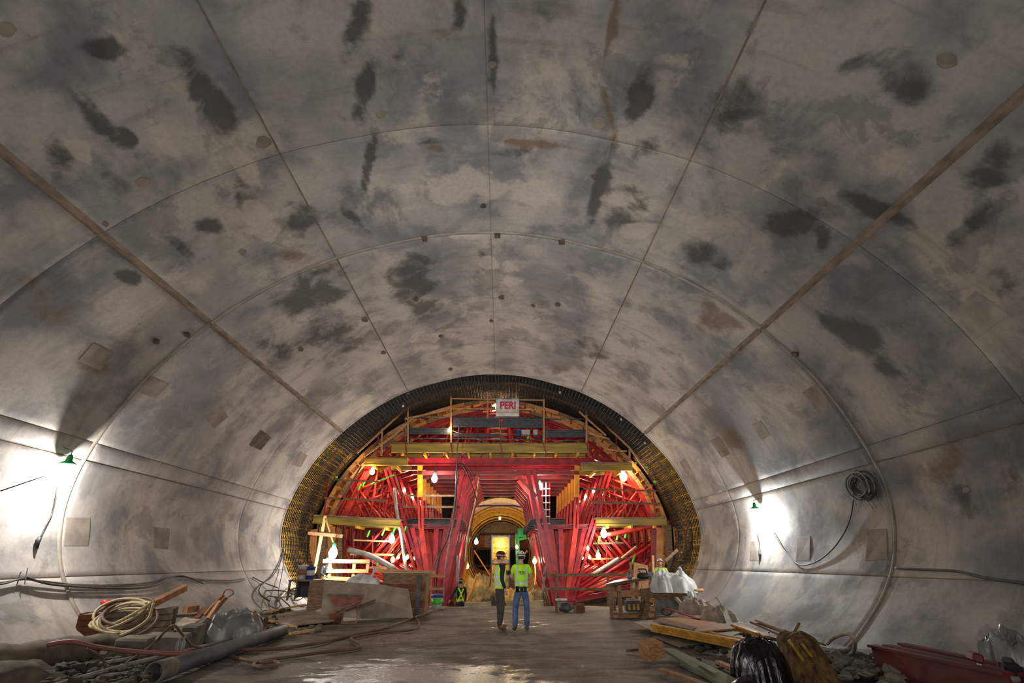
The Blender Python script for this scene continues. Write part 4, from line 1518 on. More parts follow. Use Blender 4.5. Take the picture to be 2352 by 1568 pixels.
rl = random.Random(11)
t = thing('hose_coil', 'tangled coil of cream hose heaped on the long box', 'hose', W(300, 1418, 10.95))
for k in range(8):
    c = W(284 + rl.uniform(-10, 12), 1402 + k * 3.2 + rl.uniform(-2, 2), 10.85 - .02 * k)
    rx, rz_ = rl.uniform(.36, .52), rl.uniform(.14, .26)
    ph, ti = rl.uniform(0, 6), rl.uniform(-.25, .3)
    P = []
    for i in range(25):
        a = ph + 2 * PI * i / 24
        P.append(c + Vector((rx * math.cos(a), .22 * math.sin(a) + .03 * math.sin(3 * a), rz_ * math.sin(a) + ti * rx * math.cos(a) + .02 * math.sin(2 * a + k))))
    MB().tube(P, .026, 7).build('loop', M['cream' if k % 3 else 'hose_b'], t, True)
hose('hose_end', 'loose cream hose tail dropping from the coil to the rubble', [W(352, 1385, 10.7), W(340, 1420, 10.6), W(305, 1446, 10.4), (W(265, 1463, 10.3)), W(235, 1470, 10.3)], .024, 'cream')
solid(MB().blob(W(243, 1384, 11.0), (.2, .14, .12), 2, .2), 'work_glove', 'sign_red', 'dark red glove lying on the hose coil', 'glove', smooth=True)
solid(MB().blob(W(265, 1385, 11.1), (.28, .16, .14), 6, .3), 'rag', 'cable', 'grey rag beside the red glove on the hose coil', 'rag', smooth=True)
board('timber_post', 'brown timber post slanting up behind the hose coil', W(342, 1391, 11.3), W(424, 1350, 12.3), .13, .12, 'scrap')
# blocks
for (cx_, cy_, Y, d, rz_, m_, lab) in ((310, 1494, 10.0, (.55, .4, .42), .1, 'block', 'dark-sided grey block in front of the rusty box'), (378, 1488, 10.3, (.7, .4, .45), .2, 'block', 'pale grey block right of the dark-sided block'),
                                       (385, 1483, 9.75, (.42, .3, .28), .5, 'block', 'chipped stone lump with a pink mark by the hoses'), (442, 1459, 11.0, (.34, .34, .38), .1, 'block', 'square grey tub below the scrap wood'),
                                       (235, 1510, 9.9, (.5, .35, .26), -.2, 'tarp', 'low dusty block at the end of the wrapped roll')):
    c = W(cx_, cy_, Y)
    solid(MB().box(c, d, rz_, .05, .04, bev=.035), 'concrete_block', m_, lab, 'block')
for k, x in enumerate((409, 419)):
    c = W(x, 1485 - 3 * k, 9.6)
    o = MB().lathe(c - Vector((0, 0, .12)), [(.035, 0), (.038, .02), (.038, .16), (.015, .21), (.015, .26), (.001, .262)], 12).build('bottle', M['plastic'], None, True)
    tag(o, 'small grey plastic bottle %s the chipped stone lump' % ('right of' if k == 0 else 'a step right of its neighbour beside'), 'bottle', 'bottles by the stone')
# scrap wood
for (x0, y0, x1, y1, Y, w, th, m_, lab) in ((470, 1412, 512, 1366, 11.6, .12, .05, 'scrap', 'orange splintered board pointing up from the scrap heap'), (478, 1420, 505, 1380, 11.5, .08, .05, 'timber', 'thin raw board next to the orange splintered board'),
                                            (488, 1408, 520, 1372, 11.7, .1, .04, 'scrap', 'second splintered board behind the thin raw board'), (425, 1400, 452, 1396, 11.8, .2, .12, 'scrap', 'small orange offcut on top of the scrap heap'),
                                            (450, 1420, 475, 1395, 11.8, .15, .05, 'rust', 'dark offcut leaning in the scrap heap'), (470, 1460, 560, 1448, 12.4, .09, .06, 'scrap', 'brown offcut flat behind the grey pipe'),
                                            (500, 1468, 545, 1462, 12.0, .09, .06, 'timber', 'short raw offcut in front of the plastic heap'), (583, 1402, 612, 1438, 12.6, .2, .03, 'scrap', 'broken orange board end sticking out of the plastic sheet'),
                                            (400, 1415, 455, 1412, 11.9, .1, .05, 'timber_d', 'weathered offcut under the orange offcut')):
    board('offcut', lab, W(x0, y0, Y), W(x1, y1, Y + .2), w, th, m_, 'offcut', group='scrap wood on the left')
o = slab(MB(), [W(395, 1438, 11.2), W(437, 1436, 11.2), W(465, 1418, 11.9), W(425, 1416, 11.9)], .03)
solid(o, 'cardboard_flap', 'sack', 'pale board flap lying over the square grey tub', 'board')
hose('strap_loop', 'bent brown strip curling above the scrap heap', [W(510, 1370, 11.7), (W(518, 1355, 11.7)), W(530, 1354, 11.7), W(536, 1362, 11.7), W(525, 1370, 11.7)], .014, 'scrap', 'strip')


def drape(name, label, c, d, seed, m, cat, rz_=0.0, nu=44, nv=26, rough=.10):
    """crumpled sheet heap: domed grid with sharp folds, closed underneath"""
    r2 = random.Random(seed)
    fold = [(r2.uniform(0, 6.28), r2.uniform(3, 9), r2.uniform(0, 6.28)) for _ in range(7)]
    R_ = Matrix.Rotation(rz_, 3, 'Z')
    def h(u, v):
        x, y = u * 2 - 1, v * 2 - 1
        k = max(0, 1 - (abs(x) ** 2.6 + abs(y) ** 2.6))
        z = .62 * k ** .5
        for a, f, p in fold:
            q = math.sin(f * (x * math.cos(a) + y * math.sin(a)) + p)
            z += rough * .42 * (1 - abs(q)) ** 1.5 * k ** .4
        return z
    def fn(u, v):
        x, y = u * 2 - 1, v * 2 - 1
        rad = 1 + .10 * math.sin(5 * math.atan2(y, x) + seed) + .06 * math.sin(9 * math.atan2(y, x))
        # square to disc
        xx, yy = x * math.sqrt(1 - y * y / 2) * rad, y * math.sqrt(1 - x * x / 2) * rad
        return Vector(c) + R_ @ Vector((xx * d[0] / 2, yy * d[1] / 2, h(u, v) * d[2] - .02))
    o = MB().sheet(fn, nu, nv, .012).build(name, M[m], None, False)
    me = o.data
    return tag(o, label, cat)


drape('plastic_sheet', 'crumpled grey plastic sheet heaped beside the scrap wood', W(530, 1462, 12.3), (1.35, 1.3, .62), 4, 'plastic', 'plastic sheet', rough=.2)
# pipes
hose('conduit', 'long thin grey conduit running along the left debris', [G(100, 1582, .12), G(270, 1533, .12), G(420, 1496, .12), G(600, 1450, .08)], .036, 'pvc', 'pipe')
hose('conduit', 'short grey conduit between the roll and the long conduit', [G(228, 1524, .1), G(285, 1514, .12), G(338, 1504, .1)], .026, 'pvc', 'pipe')
t = thing('duct_pipe', 'dark wide pipe with an open pale collar end on the floor', 'pipe', G(352, 1552, 0))
a, c = G(352, 1545, .15), G(650, 1448, .13)
d = (c - a).normalized()
L = (c - a).length
MB().lathe(a + d * .35, [(.118, 0), (.122, .02), (.122, L - .4), (.118, L - .35), (.105, L - .35), (.105, 0), (.118, 0)], 22, axis=d).build('barrel', M['pipe_d'], t, True)
MB().lathe(a, [(.118, 0), (.136, .01), (.137, .12), (.131, .14), (.137, .17), (.136, .4), (.122, .42), (.112, .40), (.112, .01), (.118, 0)], 24, axis=d).build('collar', M['block'], t, True)
MB().lathe(a + d * .5, [(.104, 0), (.104, .01)], 20, axis=d).build('inner_shade_disc', M['black'], t)  # black disc stands in for the shade deep in the pipe
# hoses on floor
P1 = [(110, 1480, .42), (165, 1473, .45), (225, 1486, .36), (320, 1497, .28), (430, 1500, .22), (500, 1487, .22), (560, 1491, .06), (640, 1489, .03), (730, 1476, .03), (820, 1456, .03), (900, 1436, .03), (960, 1414, .03), (1012, 1397, .03)]
k6 = 6
hose('air_hose', 'pink air hose sweeping over the left debris', [G(x, y, z) for x, y, z in P1[:7]], .034, 'hose_p')
hose('air_hose', 'muddy hose running across the floor to the gantry, continuing the pink one', [G(x, y, z) for x, y, z in P1[6:]], .032, 'hose_b')
hose('air_hose', 'second muddy hose with a small loop and an S bend on the floor', [G(x, y, .03) for x, y in ((505, 1490), (520, 1503), (560, 1514), (600, 1520), (632, 1519), (636, 1527), (605, 1532), (582, 1527), (600, 1518), (680, 1506), (760, 1495), (815, 1489), (830, 1480),
                                                                                                   (808, 1469), (815, 1462), (880, 1451), (945, 1446), (962, 1434), (955, 1420), (945, 1412), (965, 1404), (985, 1392))], .028, 'hose_b', n=8)
hose('thin_cable', 'thin brown cable looping down in front of the blocks', [G(200, 1490, .4), G(232, 1508, .25), (G(245, 1528, .12)), G(270, 1532, .1), G(310, 1508, .15), G(350, 1480, .3), G(385, 1444, .55), G(402, 1437, .6), G(418, 1455, .45), (G(440, 1480, .25)), G(470, 1490, .15)], .02, 'hose_b', 'cable')
# cement board, ply, wheelbarrow
solid(slab(MB(), [G(612, 1414, .12), G(735, 1393, .2), G(768, 1424, .1), G(655, 1437, .05)], .03), 'cement_board', 'ply_grey', 'grey board lying flat between the pipe and the plywood', 'board')
for lab, a0, a1 in (('pale batten under the flat grey board', (606, 1406, .15), (700, 1388, .2)), ('yellowish batten beside the plywood foot', (705, 1400, .12), (742, 1391, .15)), ('thin batten on the rubble behind the dark pipe', (600, 1420, .05), (680, 1440, .04)),
                    ('short batten near the flat grey board', (665, 1455, .04), (735, 1444, .04))):
    board('batten', lab, G(*a0), G(*a1), .07, .05, 'timber_l', 'batten', group='battens on the left floor')
def lean(pts, Yb, dY):
    """leaning sheet: bottom corners on the floor, top ones set back"""
    (x0, y0), (x1, y1), (x2, y2), (x3, y3) = pts
    return [W(x0, y0, Yb + dY), W(x1, y1, Yb + dY), W(x2, y2, Yb), W(x3, y3, Yb)]
Q = lean([(745, 1333), (888, 1343), (892, 1420), (736, 1414)], 16.5, .5)
solid(slab(MB(), [Q[3], Q[2], Q[1], Q[0]], .02), 'plywood_sheet', 'ply_grey', 'dusty plywood sheet leaning behind the wheelbarrow', 'plywood')
Q = lean([(860, 1341), (938, 1352), (949, 1418), (822, 1420)], 16.4, .4)
solid(slab(MB(), [Q[3], Q[2], Q[1], Q[0]], .02), 'plywood_sheet', 'ply_grey', 'slanting plywood sheet right of the wheelbarrow', 'plywood')
Q = lean([(712, 1330), (748, 1333), (742, 1396), (703, 1402)], 17.4, .3)
solid(slab(MB(), [Q[3], Q[2], Q[1], Q[0]], .03), 'plywood_offcut', 'timber_d', 'narrow board standing left of the plywood sheets', 'plywood')
t = thing('wheelbarrow', 'rusty red wheelbarrow standing in front of the plywood', 'wheelbarrow', W(795, 1430, 15.6))
YB = 15.6
tp = [W(755, 1364, YB + .35), W(835, 1365, YB + .35), W(838, 1366, YB - .35), W(752, 1365, YB - .35)]
bt = [W(772, 1391, YB + .2), W(822, 1391, YB + .2), W(824, 1392, YB - .2), W(768, 1392, YB - .2)]
b = MB()
ct, cb = sum(tp, Vector()) / 4, sum(bt, Vector()) / 4
ti = [p.lerp(ct, .05) for p in tp]
bi = [p.lerp(cb, .08) + Vector((0, 0, .02)) for p in bt]
b.add(tp + bt + ti + bi, [(0, 1, 5, 4), (1, 2, 6, 5), (2, 3, 7, 6), (3, 0, 4, 7), (4, 5, 6, 7), (8, 12, 13, 9), (9, 13, 14, 10), (10, 14, 15, 11), (11, 15, 12, 8), (12, 15, 14, 13),
                          (0, 8, 9, 1), (1, 9, 10, 2), (2, 10, 11, 3), (3, 11, 8, 0)])
M['barrow'] = mat('faded_red_barrow', rgb(160, 100, 84), rgb(118, 78, 64), 4, .7, bump=.2)
b.build('tub', M['barrow'], t)
MB().tube(tp + [tp[0]], .018, 6).build('tub_rim', M['block'], t)
MB().bar(W(752, 1412, YB - .3), W(826, 1380, YB - .5), .05, .05).build('handle', M['timber_d'], t)
MB().bar(W(790, 1404, YB + .3), W(862, 1378, YB + .1), .05, .05).build('handle', M['timber_d'], t)
c = W(771, 1418, YB)
MB().lathe(c - Vector((.0, .05, 0)), [(.05, 0), (.15, .0), (.18, .03), (.18, .07), (.15, .1), (.05, .1)], 20, axis=(0, 1, 0)).build('wheel', M['rust'], t, True)
MB().bar(c, W(790, 1396, YB), .05, .05).build('fork', M['timber_d'], t)
for x0, x1 in ((790, 786), (822, 818)):
    MB().tube([W(x0, 1392, YB - .15), W(x1, 1431, YB - .2)], .018, 6).build('leg', M['barrow'], t)
MB().tube([W(786, 1431, YB - .2), W(818, 1431, YB - .2)], .014, 6).build('leg_brace', M['barrow'], t)
# crate
t = thing('crate', 'brown plywood crate with a dark strap behind the plywood sheets', 'crate', W(932, 1398, 18.2))
c = W(932, 1366, 18.3)
for k in range(5):
    MB().box((c.x, 17.85, c.z - .48 + .24 * k), (1.42, .04, .23)).build('side_board', M['rust' if k % 2 else 'timber_d'], t)
MB().box((c.x, 18.3, c.z + .63), (1.52, .95, .08)).build('lid', M['timber_d'], t)
for q in (-.68, .68):
    MB().box((c.x + q, 18.3, c.z), (.05, .86, 1.2)).build('end_board', M['timber_d'], t)
MB().box((c.x + .48, 17.8, c.z), (.16, .03, 1.22)).build('strap', M['cable'], t)
# buckets
def bucket(px, py, Y, r, h, m, label, band=None, lid=None, group='buckets on the floor'):
    c = W(px, py, Y)
    t = thing('bucket', label, 'bucket', c, group)
    MB().lathe(c, [(r * .86, 0), (r * .98, h * .9), (r * 1.05, h * .91), (r * 1.05, h), (r * .95, h), (r * .82, .03), (.001, .03)], 20).build('body', M[m], t, True)
    if lid:
        MB().lathe(c + Vector((0, 0, h * .8)), [(r * 1.07, 0), (r * 1.09, h * .2), (r * .9, h * .24), (.001, h * .24)], 20).build('lid', M[lid], t, True)
    if band:
        MB().lathe(c + Vector((0, 0, h * .3)), [(r * .94, 0), (r * .99, h * .4)], 20).build('label_band', M[band], t, True)
    MB().tube([c + Vector((r * 1.05 * math.cos(q), -.02 - r * .5 * math.sin(q), h * .9 - r * .6 * math.sin(q))) for q in np.linspace(0, PI, 9)], .008, 5).build('handle', M['steel'], t)
    return t
bucket(1003, 1396, 20.3, .21, .44, 'white', 'bucket with a green band and blue lid at the left gantry foot', 'lime', 'blue')
t0 = thing('low_table', 'dark low table under the two paint buckets by the left wall', 'table', W(705, 1365, 19.4))
c = W(705, 1332, 19.4)
MB().box((c.x, 19.4, c.z), (1.0, .8, .05)).build('table_top', M['timber_d'], t0)
for q in (-.45, .45):
    for w_ in (-.35, .35):
        MB().bar((c.x + q, 19.4 + w_, c.z), (c.x + q, 19.4 + w_, c.z - .62), .06, .06).build('leg', M['timber_d'], t0)
MB().box((c.x, 19.75, c.z - .3), (.9, .04, .5)).build('back_panel', M['black'], t0)
bucket(692, 1330, 19.3, .16, .46, 'white', 'white paint bucket with a red mark on the low table', 'barrow', None, 'buckets on the low table')
bucket(711, 1330, 19.4, .15, .42, 'blue', 'blue paint bucket right of the white one on the low table', 'white', None, 'buckets on the low table')
drape('white_sack', 'white sack with a raised corner on top of the plywood', W(832, 1346, 18.0), (1.15, .7, .42), 9, 'white', 'sack', rough=.22, nu=24, nv=16)
hose('sack_string', 'pale twisted neck of the white sack', [W(850, 1330, 17.9), W(857, 1318, 17.9), W(860, 1300, 17.9)], .035, 'white', 'sack neck')
t = thing('shelf_timbers', 'plank shelf resting behind the plywood beside the pine barrier', 'shelf', W(800, 1352, 18.6))
for k in range(2):
    MB().bar(W(742, 1349, 18.2 + .4 * k), W(890, 1353, 18.2 + .4 * k), .34, .05).build('plank', M['timber_d'], t)
for x in (750, 880):
    MB().bar(W(x, 1352, 18.4), Vector((W(x, 1352, 18.4).x, 18.4, 0)), .1, .1).build('leg', M['timber_d'], t)
# cable heap on the wall foot
t = thing('cable_heap', 'heap of looped grey cables at the foot of the left wall', 'cables', wallp(650, 1390, .1))
for k in range(9):
    c = wallp(rl.uniform(612, 690), rl.uniform(1368, 1396), .12)
    ph, a_, b_ = rl.uniform(0, 6), rl.uniform(.25, .55), rl.uniform(.08, .2)
    P = [c + Vector((a_ * math.cos(2 * PI * i / 20 + ph), .2 * math.sin(2 * PI * i / 20), b_ * math.sin(2 * PI * i / 20 + ph * .5) + .08)) for i in range(21)]
    MB().tube(P, .018, 6).build('loop', M[('cable', 'pvc', 'block')[k % 3]], t, True)
hose('cream_pipe', 'cream hose arching over the cable heap', [wallp(636, 1382, .1), wallp(650, 1364, .2), wallp(672, 1358, .2), wallp(700, 1372, .25)], .05, 'cream')
# cables on the left wall
for k, (dy, r) in enumerate(((0, .016), (5, .016), (9, .02))):
    P = [(-30, 1347), (0, 1342), (44, 1335), (95, 1341), (160, 1347), (240, 1348), (330, 1342), (400, 1327), (460, 1334), (520, 1336), (560, 1331)]
    if k == 2:
        P = [(44, 1334), (95, 1340), (160, 1347), (240, 1349), (330, 1346), (400, 1328), (460, 1337)]
    hose('wall_cable', '%s of the sagging cables slung along the left wall' % ('uppermost', 'middle', 'lowest')[k], [wallp(x, y + dy * (0 if x in (44, 400) else 1), .07 + .02 * k) for x, y in P], r, 'cable', 'cable', group='cables along the left wall')
t = thing('cable_hook', 'bent wire hook carrying the cables on the left wall', 'hook', wallp(36, 1350, .05))
MB().tube([wallp(30, 1352, .05), wallp(31, 1322, .12), wallp(45, 1314, .14), wallp(43, 1350, .1)], .01, 6).build('wire', M['steel'], t)
hose('wall_cable', 'black cable dropping from the lining edge to the cable heap', [wallp(648, 1255, .06), wallp(640, 1290, .08), wallp(622, 1325, .1), wallp(592, 1352, .12), wallp(588, 1372, .15), wallp(608, 1392, .2)], .024, 'cable', 'cable')
hose('wall_cable', 'blue-grey rope falling straight to the cable heap', [wallp(652, 1268, .05), wallp(640, 1320, .15), wallp(630, 1362, .2), wallp(626, 1386, .25)], .016, 'pipe_d', 'rope')
hose('wall_cable', 'short dark cable from the wall bracket to the heap', [wallp(577, 1328, .06), wallp(600, 1342, .1), wallp(628, 1360, .2)], .018, 'cable', 'cable')
t = thing('lamp_cord', 'black cord with a hanging plug below the left wall lamp', 'cord', wallp(78, 1260, .05))
MB().tube(curve_pts([wallp(124, 1112, .1), wallp(118, 1150, .08), wallp(113, 1178, .06), wallp(98, 1208, .06), wallp(86, 1236, .06)], 6), .014, 6).build('cord', M['black'], t, True)
MB().tube([wallp(84, 1236, .06), wallp(80, 1243, .06), wallp(79, 1247, .06), wallp(77, 1262, .06)], [.03, .045, .04, .025], 10).build('plug', M['black'], t, True)
hose('wall_rod', 'thin bare rod sticking out beside the left wall lamp', [wallp(-5, 1127, .05), wallp(66, 1089, .35)], .012, 'rebar', 'rod', n=3)

# ================================================================ right side
t = thing('cable_coil', 'big coil of grey cable hung on the right wall', 'cable', wallp(1995, 1155, .1))
for k in range(14):
    P = []
    ox, oy = rl.uniform(-6, 6), rl.uniform(-5, 8)
    a_, b_ = rl.uniform(16, 28), rl.uniform(22, 34)
    ph = rl.uniform(-.4, .4)
    for i in range(25):
        q = 2 * PI * i / 24
        X, Y_ = a_ * math.cos(q), b_ * math.sin(q)
        P.append(wallp(1994 + ox + X * math.cos(ph) - Y_ * math.sin(ph) + .22 * Y_, 1114 + oy + X * math.sin(ph) + Y_ * math.cos(ph), .08 + .012 * k))
    MB().tube(P, .016, 6).build('loop', M['cable' if k % 3 else 'pvc'], t, True)
for P in ([(1975, 1140), (1984, 1160)], [(1998, 1148), (1992, 1164)], [(2008, 1150), (2024, 1172)], [(2018, 1150), (2032, 1168)]):
    MB().tube([wallp(*p, .18) for p in P], .014, 6).build('tail', M['pvc'], t)
hose('wall_cable', 'single cable sagging from the coil to the right wall lamp', [wallp(x, y, .07) for x, y in ((1967, 1120), (1965, 1160), (1955, 1205), (1930, 1250), (1895, 1285), (1862, 1300), (1840, 1300), (1822, 1284), (1800, 1255), (1777, 1218))], .016, 'cable', 'cable')
t = thing('lamp_cord', 'dark cord with a plug hanging under the right wall lamp', 'cord', wallp(1750, 1290, .05))
MB().tube([wallp(1745, 1222, .08), wallp(1749, 1250, .06), wallp(1750, 1268, .06)], .014, 6).build('cord', M['black'], t)
MB().tube([wallp(1750, 1266, .08), wallp(1751, 1275, .08), wallp(1749, 1288, .06)], [.03, .045, .02], 8).build('plug', M['black'], t)
hose('wall_cable', 'thick dark cable lying along the lower right wall', [wallp(x, y, .03) for x, y in ((2060, 1306), (2130, 1310), (2200, 1313), (2260, 1328), (2352, 1342), (2380, 1344))], .022, 'cable', 'cable')

bucket(1290, 1397, 19.8, .2, .3, 'white', 'white tub with a lid behind the dark pump', None, 'white')
t = thing('water_pump', 'dark dusty pump in a cage at the right gantry foot', 'pump', W(1299, 1405, 18.9))
c = W(1299, 1394, 18.9)
MB().blob((c.x, c.y, c.z), (.5, .4, .3), 3, .2).build('motor', M['cable'], t, True)
for q in (-.32, .32):
    MB().tube([(c.x + q, c.y - .2, c.z - .2), (c.x + q, c.y - .2, c.z + .2), (c.x + q, c.y + .2, c.z + .2), (c.x + q, c.y + .2, c.z - .2)], .015, 6).build('frame', M['rust'], t)
for z_ in (-.18, .2):
    MB().tube([(c.x - .32, c.y - .2, c.z + z_), (c.x + .32, c.y - .2, c.z + z_)], .015, 6).build('frame_rail', M['rust'], t)
solid(MB().box(W(1333, 1397, 19.0), (.26, .25, .28), .2, bev=.02), 'wood_block', 'rust', 'brown wood block right of the dark pump', 'block')

# saw bench
YS = 17.2
t = thing('saw_bench', 'timber saw bench with a metal top in front of the right gantry', 'bench', W(1445, 1422, YS))
a, c = W(1395, 1344, YS), W(1503, 1325, YS + .5)
for k in range(4):
    o_ = Vector((.1 * k, .17 * k, .0))
    MB().bar(a + o_, c + o_, .16, .05).build('top_plank', M['timber_d'], t)
slab(MB(), [W(1390, 1341, YS - .1), W(1452, 1330, YS - .1), W(1475, 1322, YS + .55), W(1412, 1332, YS + .55)], .015).build('metal_plate', M['steel'], t)
for (x0, y0, x1, y1, w, dy) in ((1403, 1346, 1405, 1418, .1, 0), (1421, 1344, 1427, 1424, .12, 0), (1463, 1336, 1460, 1395, .09, .5), (1492, 1352, 1467, 1422, .12, .1), (1412, 1344, 1412, 1402, .08, .6)):
    MB().bar(W(x0, y0, YS + dy), W(x1, y1, YS + dy - .1), w, .09, up=(0, 1, 0)).build('leg', M['timber_d'], t)
MB().bar(W(1400, 1364, YS), W(1470, 1362, YS + .2), .05, .18).build('apron', M['timber'], t)
MB().bar(W(1405, 1408, YS + .1), W(1475, 1408, YS + .2), .5, .05).build('shelf', M['timber_d'], t)
MB().bar(W(1405, 1414, YS - .1), W(1468, 1414, YS), .05, .1).build('stretcher', M['timber'], t)
t = thing('tool_case', 'yellow and dark tool case on the shelf of the saw bench', 'tool case', W(1453, 1403, YS))
c = W(1453, 1391, YS + .05)
MB().box(c, (.46, .3, .3), bev=.03).build('case_body', M['cable'], t)
MB().box(c + Vector((0, 0, .17)), (.34, .28, .08), bev=.02).build('case_lid', M['sack'], t)
for q in (-.15, 0, .13):
    MB().box(c + Vector((q, -.16, -.02)), (.07, .02, .16)).build('latch', M['girder_y'], t)
t = thing('power_saw', 'black power saw lying on the saw bench', 'saw', W(1478, 1326, YS + .2))
c = W(1479, 1322, YS + .2)
MB().blob(c, (.5, .3, .2), 7, .25).build('motor', M['black'], t, True)
MB().lathe(c + Vector((.2, -.12, 0)), [(.001, 0), (.13, 0), (.13, .01), (.001, .01)], 20, axis=(0, 1, 0)).build('blade', M['steel'], t)
MB().tube([c + Vector((-.1, 0, .08)), c + Vector((-.18, 0, .2)), c + Vector((.08, 0, .2)), c + Vector((.12, 0, .06))], .025, 8).build('handle', M['black'], t, True)
solid(MB().lathe(W(1447, 1332, YS + .3), [(.07, 0), (.08, .1), (.05, .25), (.03, .3), (.001, .3)], 12), 'spray_can', 'steel', 'grey can standing on the saw bench', 'can', smooth=True)
for k, (x0, y0, x1, y1, w, m_, lab) in enumerate(((1460, 1400, 1466, 1293, .3, 'timber', 'raw board standing upright behind the saw bench'), (1484, 1400, 1480, 1297, .24, 'timber', 'shorter raw board next to the upright board'),
                                                  (1503, 1400, 1500, 1275, .07, 'timber_l', 'thin pine stake beside the white-helmeted workman'), (1453, 1400, 1448, 1290, .08, 'timber_d', 'dark stake left of the upright raw board'),
                                                  (1574, 1356, 1603, 1288, .12, 'timber_d', 'brown lath leaning against the right edge of the lining'), (1528, 1288, 1556, 1262, .1, 'timber_d', 'dark board sticking out right of the workman'))):
    board('stake', lab, W(x0, y0, 18.6 if k != 4 else 20.5), W(x1, y1, 18.8 if k != 4 else 21.2), w, .04, m_, 'board', up=(0, 1, 0), group='boards behind the saw bench')

# trestle with sacks
YT = 16.8
t = thing('trestle', 'weathered timber trestle carrying the white sacks', 'trestle', W(1530, 1418, YT))
for (x0, y0, x1, y1, w) in ((1472, 1362, 1578, 1358, .26), (1476, 1372, 1576, 1369, .1), (1480, 1398, 1560, 1392, .12)):
    MB().bar(W(x0, y0, YT), W(x1, y1, YT + .2), .08, w).build('beam', M['timber_d'], t)
for (x0, y0, x1, y1) in ((1496, 1358, 1478, 1424), (1480, 1362, 1500, 1420), (1556, 1352, 1570, 1390), (1572, 1352, 1565, 1408)):
    MB().bar(W(x0, y0, YT - .08), W(x1, y1, YT - .12), .14, .06, up=(0, 1, 0)).build('leg', M['timber_d'], t)
for k, (x, y) in enumerate(((1498, 1378), (1498, 1398), (1496, 1412))):
    MB().box(W(x, y, YT - .2), (.16, .1, .14), bev=.01).build('block', M['timber'], t)
solid(slab(MB(), [W(1503, 1376, YT + .1), W(1562, 1374, YT + .3), W(1566, 1408, YT), W(1502, 1412, YT - .1)], .04), 'sheet_metal', 'pvc', 'grey sheet panel set under the trestle', 'panel')
hose('wheel_ring', 'dark hose ring leaning on the grey panel', [W(1532 + 11 * math.cos(q), 1404 + 9 * math.sin(q), YT - .3) for q in np.linspace(0, 6.28, 12)], .02, 'cable', 'hose', n=3)
drape('white_sack', 'big crumpled white sack heaped on the trestle', W(1545, 1358, YT + .2), (1.5, 1.0, .62), 21, 'white', 'sack', rough=.28)
drape('white_sack', 'smaller bright white sack at the left end of the trestle', W(1520, 1358, YT - .35), (.6, .45, .62), 22, 'white', 'sack', rough=.3, nu=24, nv=16)
hose('sack_neck', 'twisted upright neck of the big white sack', [W(1560, 1335, YT), W(1565, 1318, YT), (W(1562, 1306, YT)), W(1559, 1302, YT)], .05, 'white', 'sack neck')
for k, (x0, y0, x1, y1, w) in enumerate(((1585, 1358, 1598, 1385, .32), (1578, 1370, 1590, 1395, .26))):
    b = MB()
    p, q = W(x0, y0, YT - .2), W(x1, y1, YT - .3)
    b.sheet(lambda u, v: p.lerp(q, v) + Vector(((u - .5) * w * (1 - .4 * v), .05 * math.sin(9 * u + k), .03 * math.sin(7 * u))), 8, 8, .012)
    solid(b, 'hanging_plastic', 'white', '%s strip of white plastic hanging from the trestle sacks' % ('outer' if k == 0 else 'inner'), 'plastic', smooth=True)
solid(MB().tube([W(1593, 1356, YT), W(1614, 1355, YT + .2)], .05, 8), 'round_stake', 'timber', 'round stake end poking out behind the sacks', 'stake', smooth=True)
for k, (x, y, Y, d, lab, m_) in enumerate(((1600, 1408, 15.6, (1.0, .7, .42), 'folded canvas heap right below the white sacks', 'sack'), (1648, 1424, 14.2, (.85, .9, .36), 'pale canvas sheet heap farther right on the debris', 'sack'),
                                           (1582, 1402, 15.8, (.5, .4, .3), 'small white plastic heap under the hanging plastic', 'white'))):
    drape('canvas_heap', lab, W(x, y, Y), d, 40 + k, m_, 'canvas', rough=.3, nu=30, nv=20)
solid(slab(MB(), [W(1658, 1402, 14.0), W(1668, 1398, 14.0), W(1683, 1432, 13.2), W(1674, 1445, 13.0)], .02), 'pale_board', 'white', 'narrow pale panel standing on end among the right debris', 'panel')
hose('white_rod', 'thin pale rod curving up from the pale panel', [W(1666, 1410, 13.9), W(1656, 1388, 14), W(1644, 1370, 14.2)], .014, 'sack', 'rod')
hose('rusty_rod', 'long red rusty rod across the right debris', [W(1520, 1394, 15.8), W(1560, 1406, 15), W(1605, 1422, 14)], .028, 'red_dull', 'rod')
for lab, x0, y0, x1, y1 in (('white twisted bag neck between the trestle leg and canvas', 1553, 1374, 1572, 1395),):
    hose('bag_neck', lab, [W(x0, y0, 16.2), W(x1, y1, 15.9)], .06, 'sack', 'bag neck', n=4)
# flat litter
def flat(name, label, pts, z, th, m, cat, group=None):
    return solid(slab(MB(), [G(x, y, z + dz) for x, y, dz in pts], th), name, m, label, cat, group)
flat('metal_sheet', 'grey bent metal sheet under the yellow girder', [(1455, 1428, .1), (1530, 1420, .16), (1700, 1452, .14), (1640, 1475, .1), (1500, 1448, .1)], .03, .02, 'pvc', 'sheet')
flat('plywood_offcut', 'orange plywood offcut lying on the metal sheet', [(1516, 1418, .12), (1600, 1416, .12), (1690, 1442, .12), (1600, 1450, .1)], .10, .03, 'timber', 'plywood')
flat('plywood_offcut', 'dark plywood strip on the near side of the orange offcut', [(1500, 1424, .14), (1520, 1418, .14), (1600, 1440, .14), (1590, 1446, .12)], .12, .02, 'timber_d', 'plywood')
flat('grey_board', 'thin grey board under the yellow girder on the floor', [(1500, 1460, .02), (1560, 1452, .02), (1640, 1472, .03), (1560, 1484, .02)], .02, .02, 'ply_grey', 'board')
def girder(label, p0, p1, w=.09, h=.2, m='girder_y', cat='girder'):
    return solid(MB().ibeam(p0, p1, w, h, .04), 'timber_girder', m, label, cat)
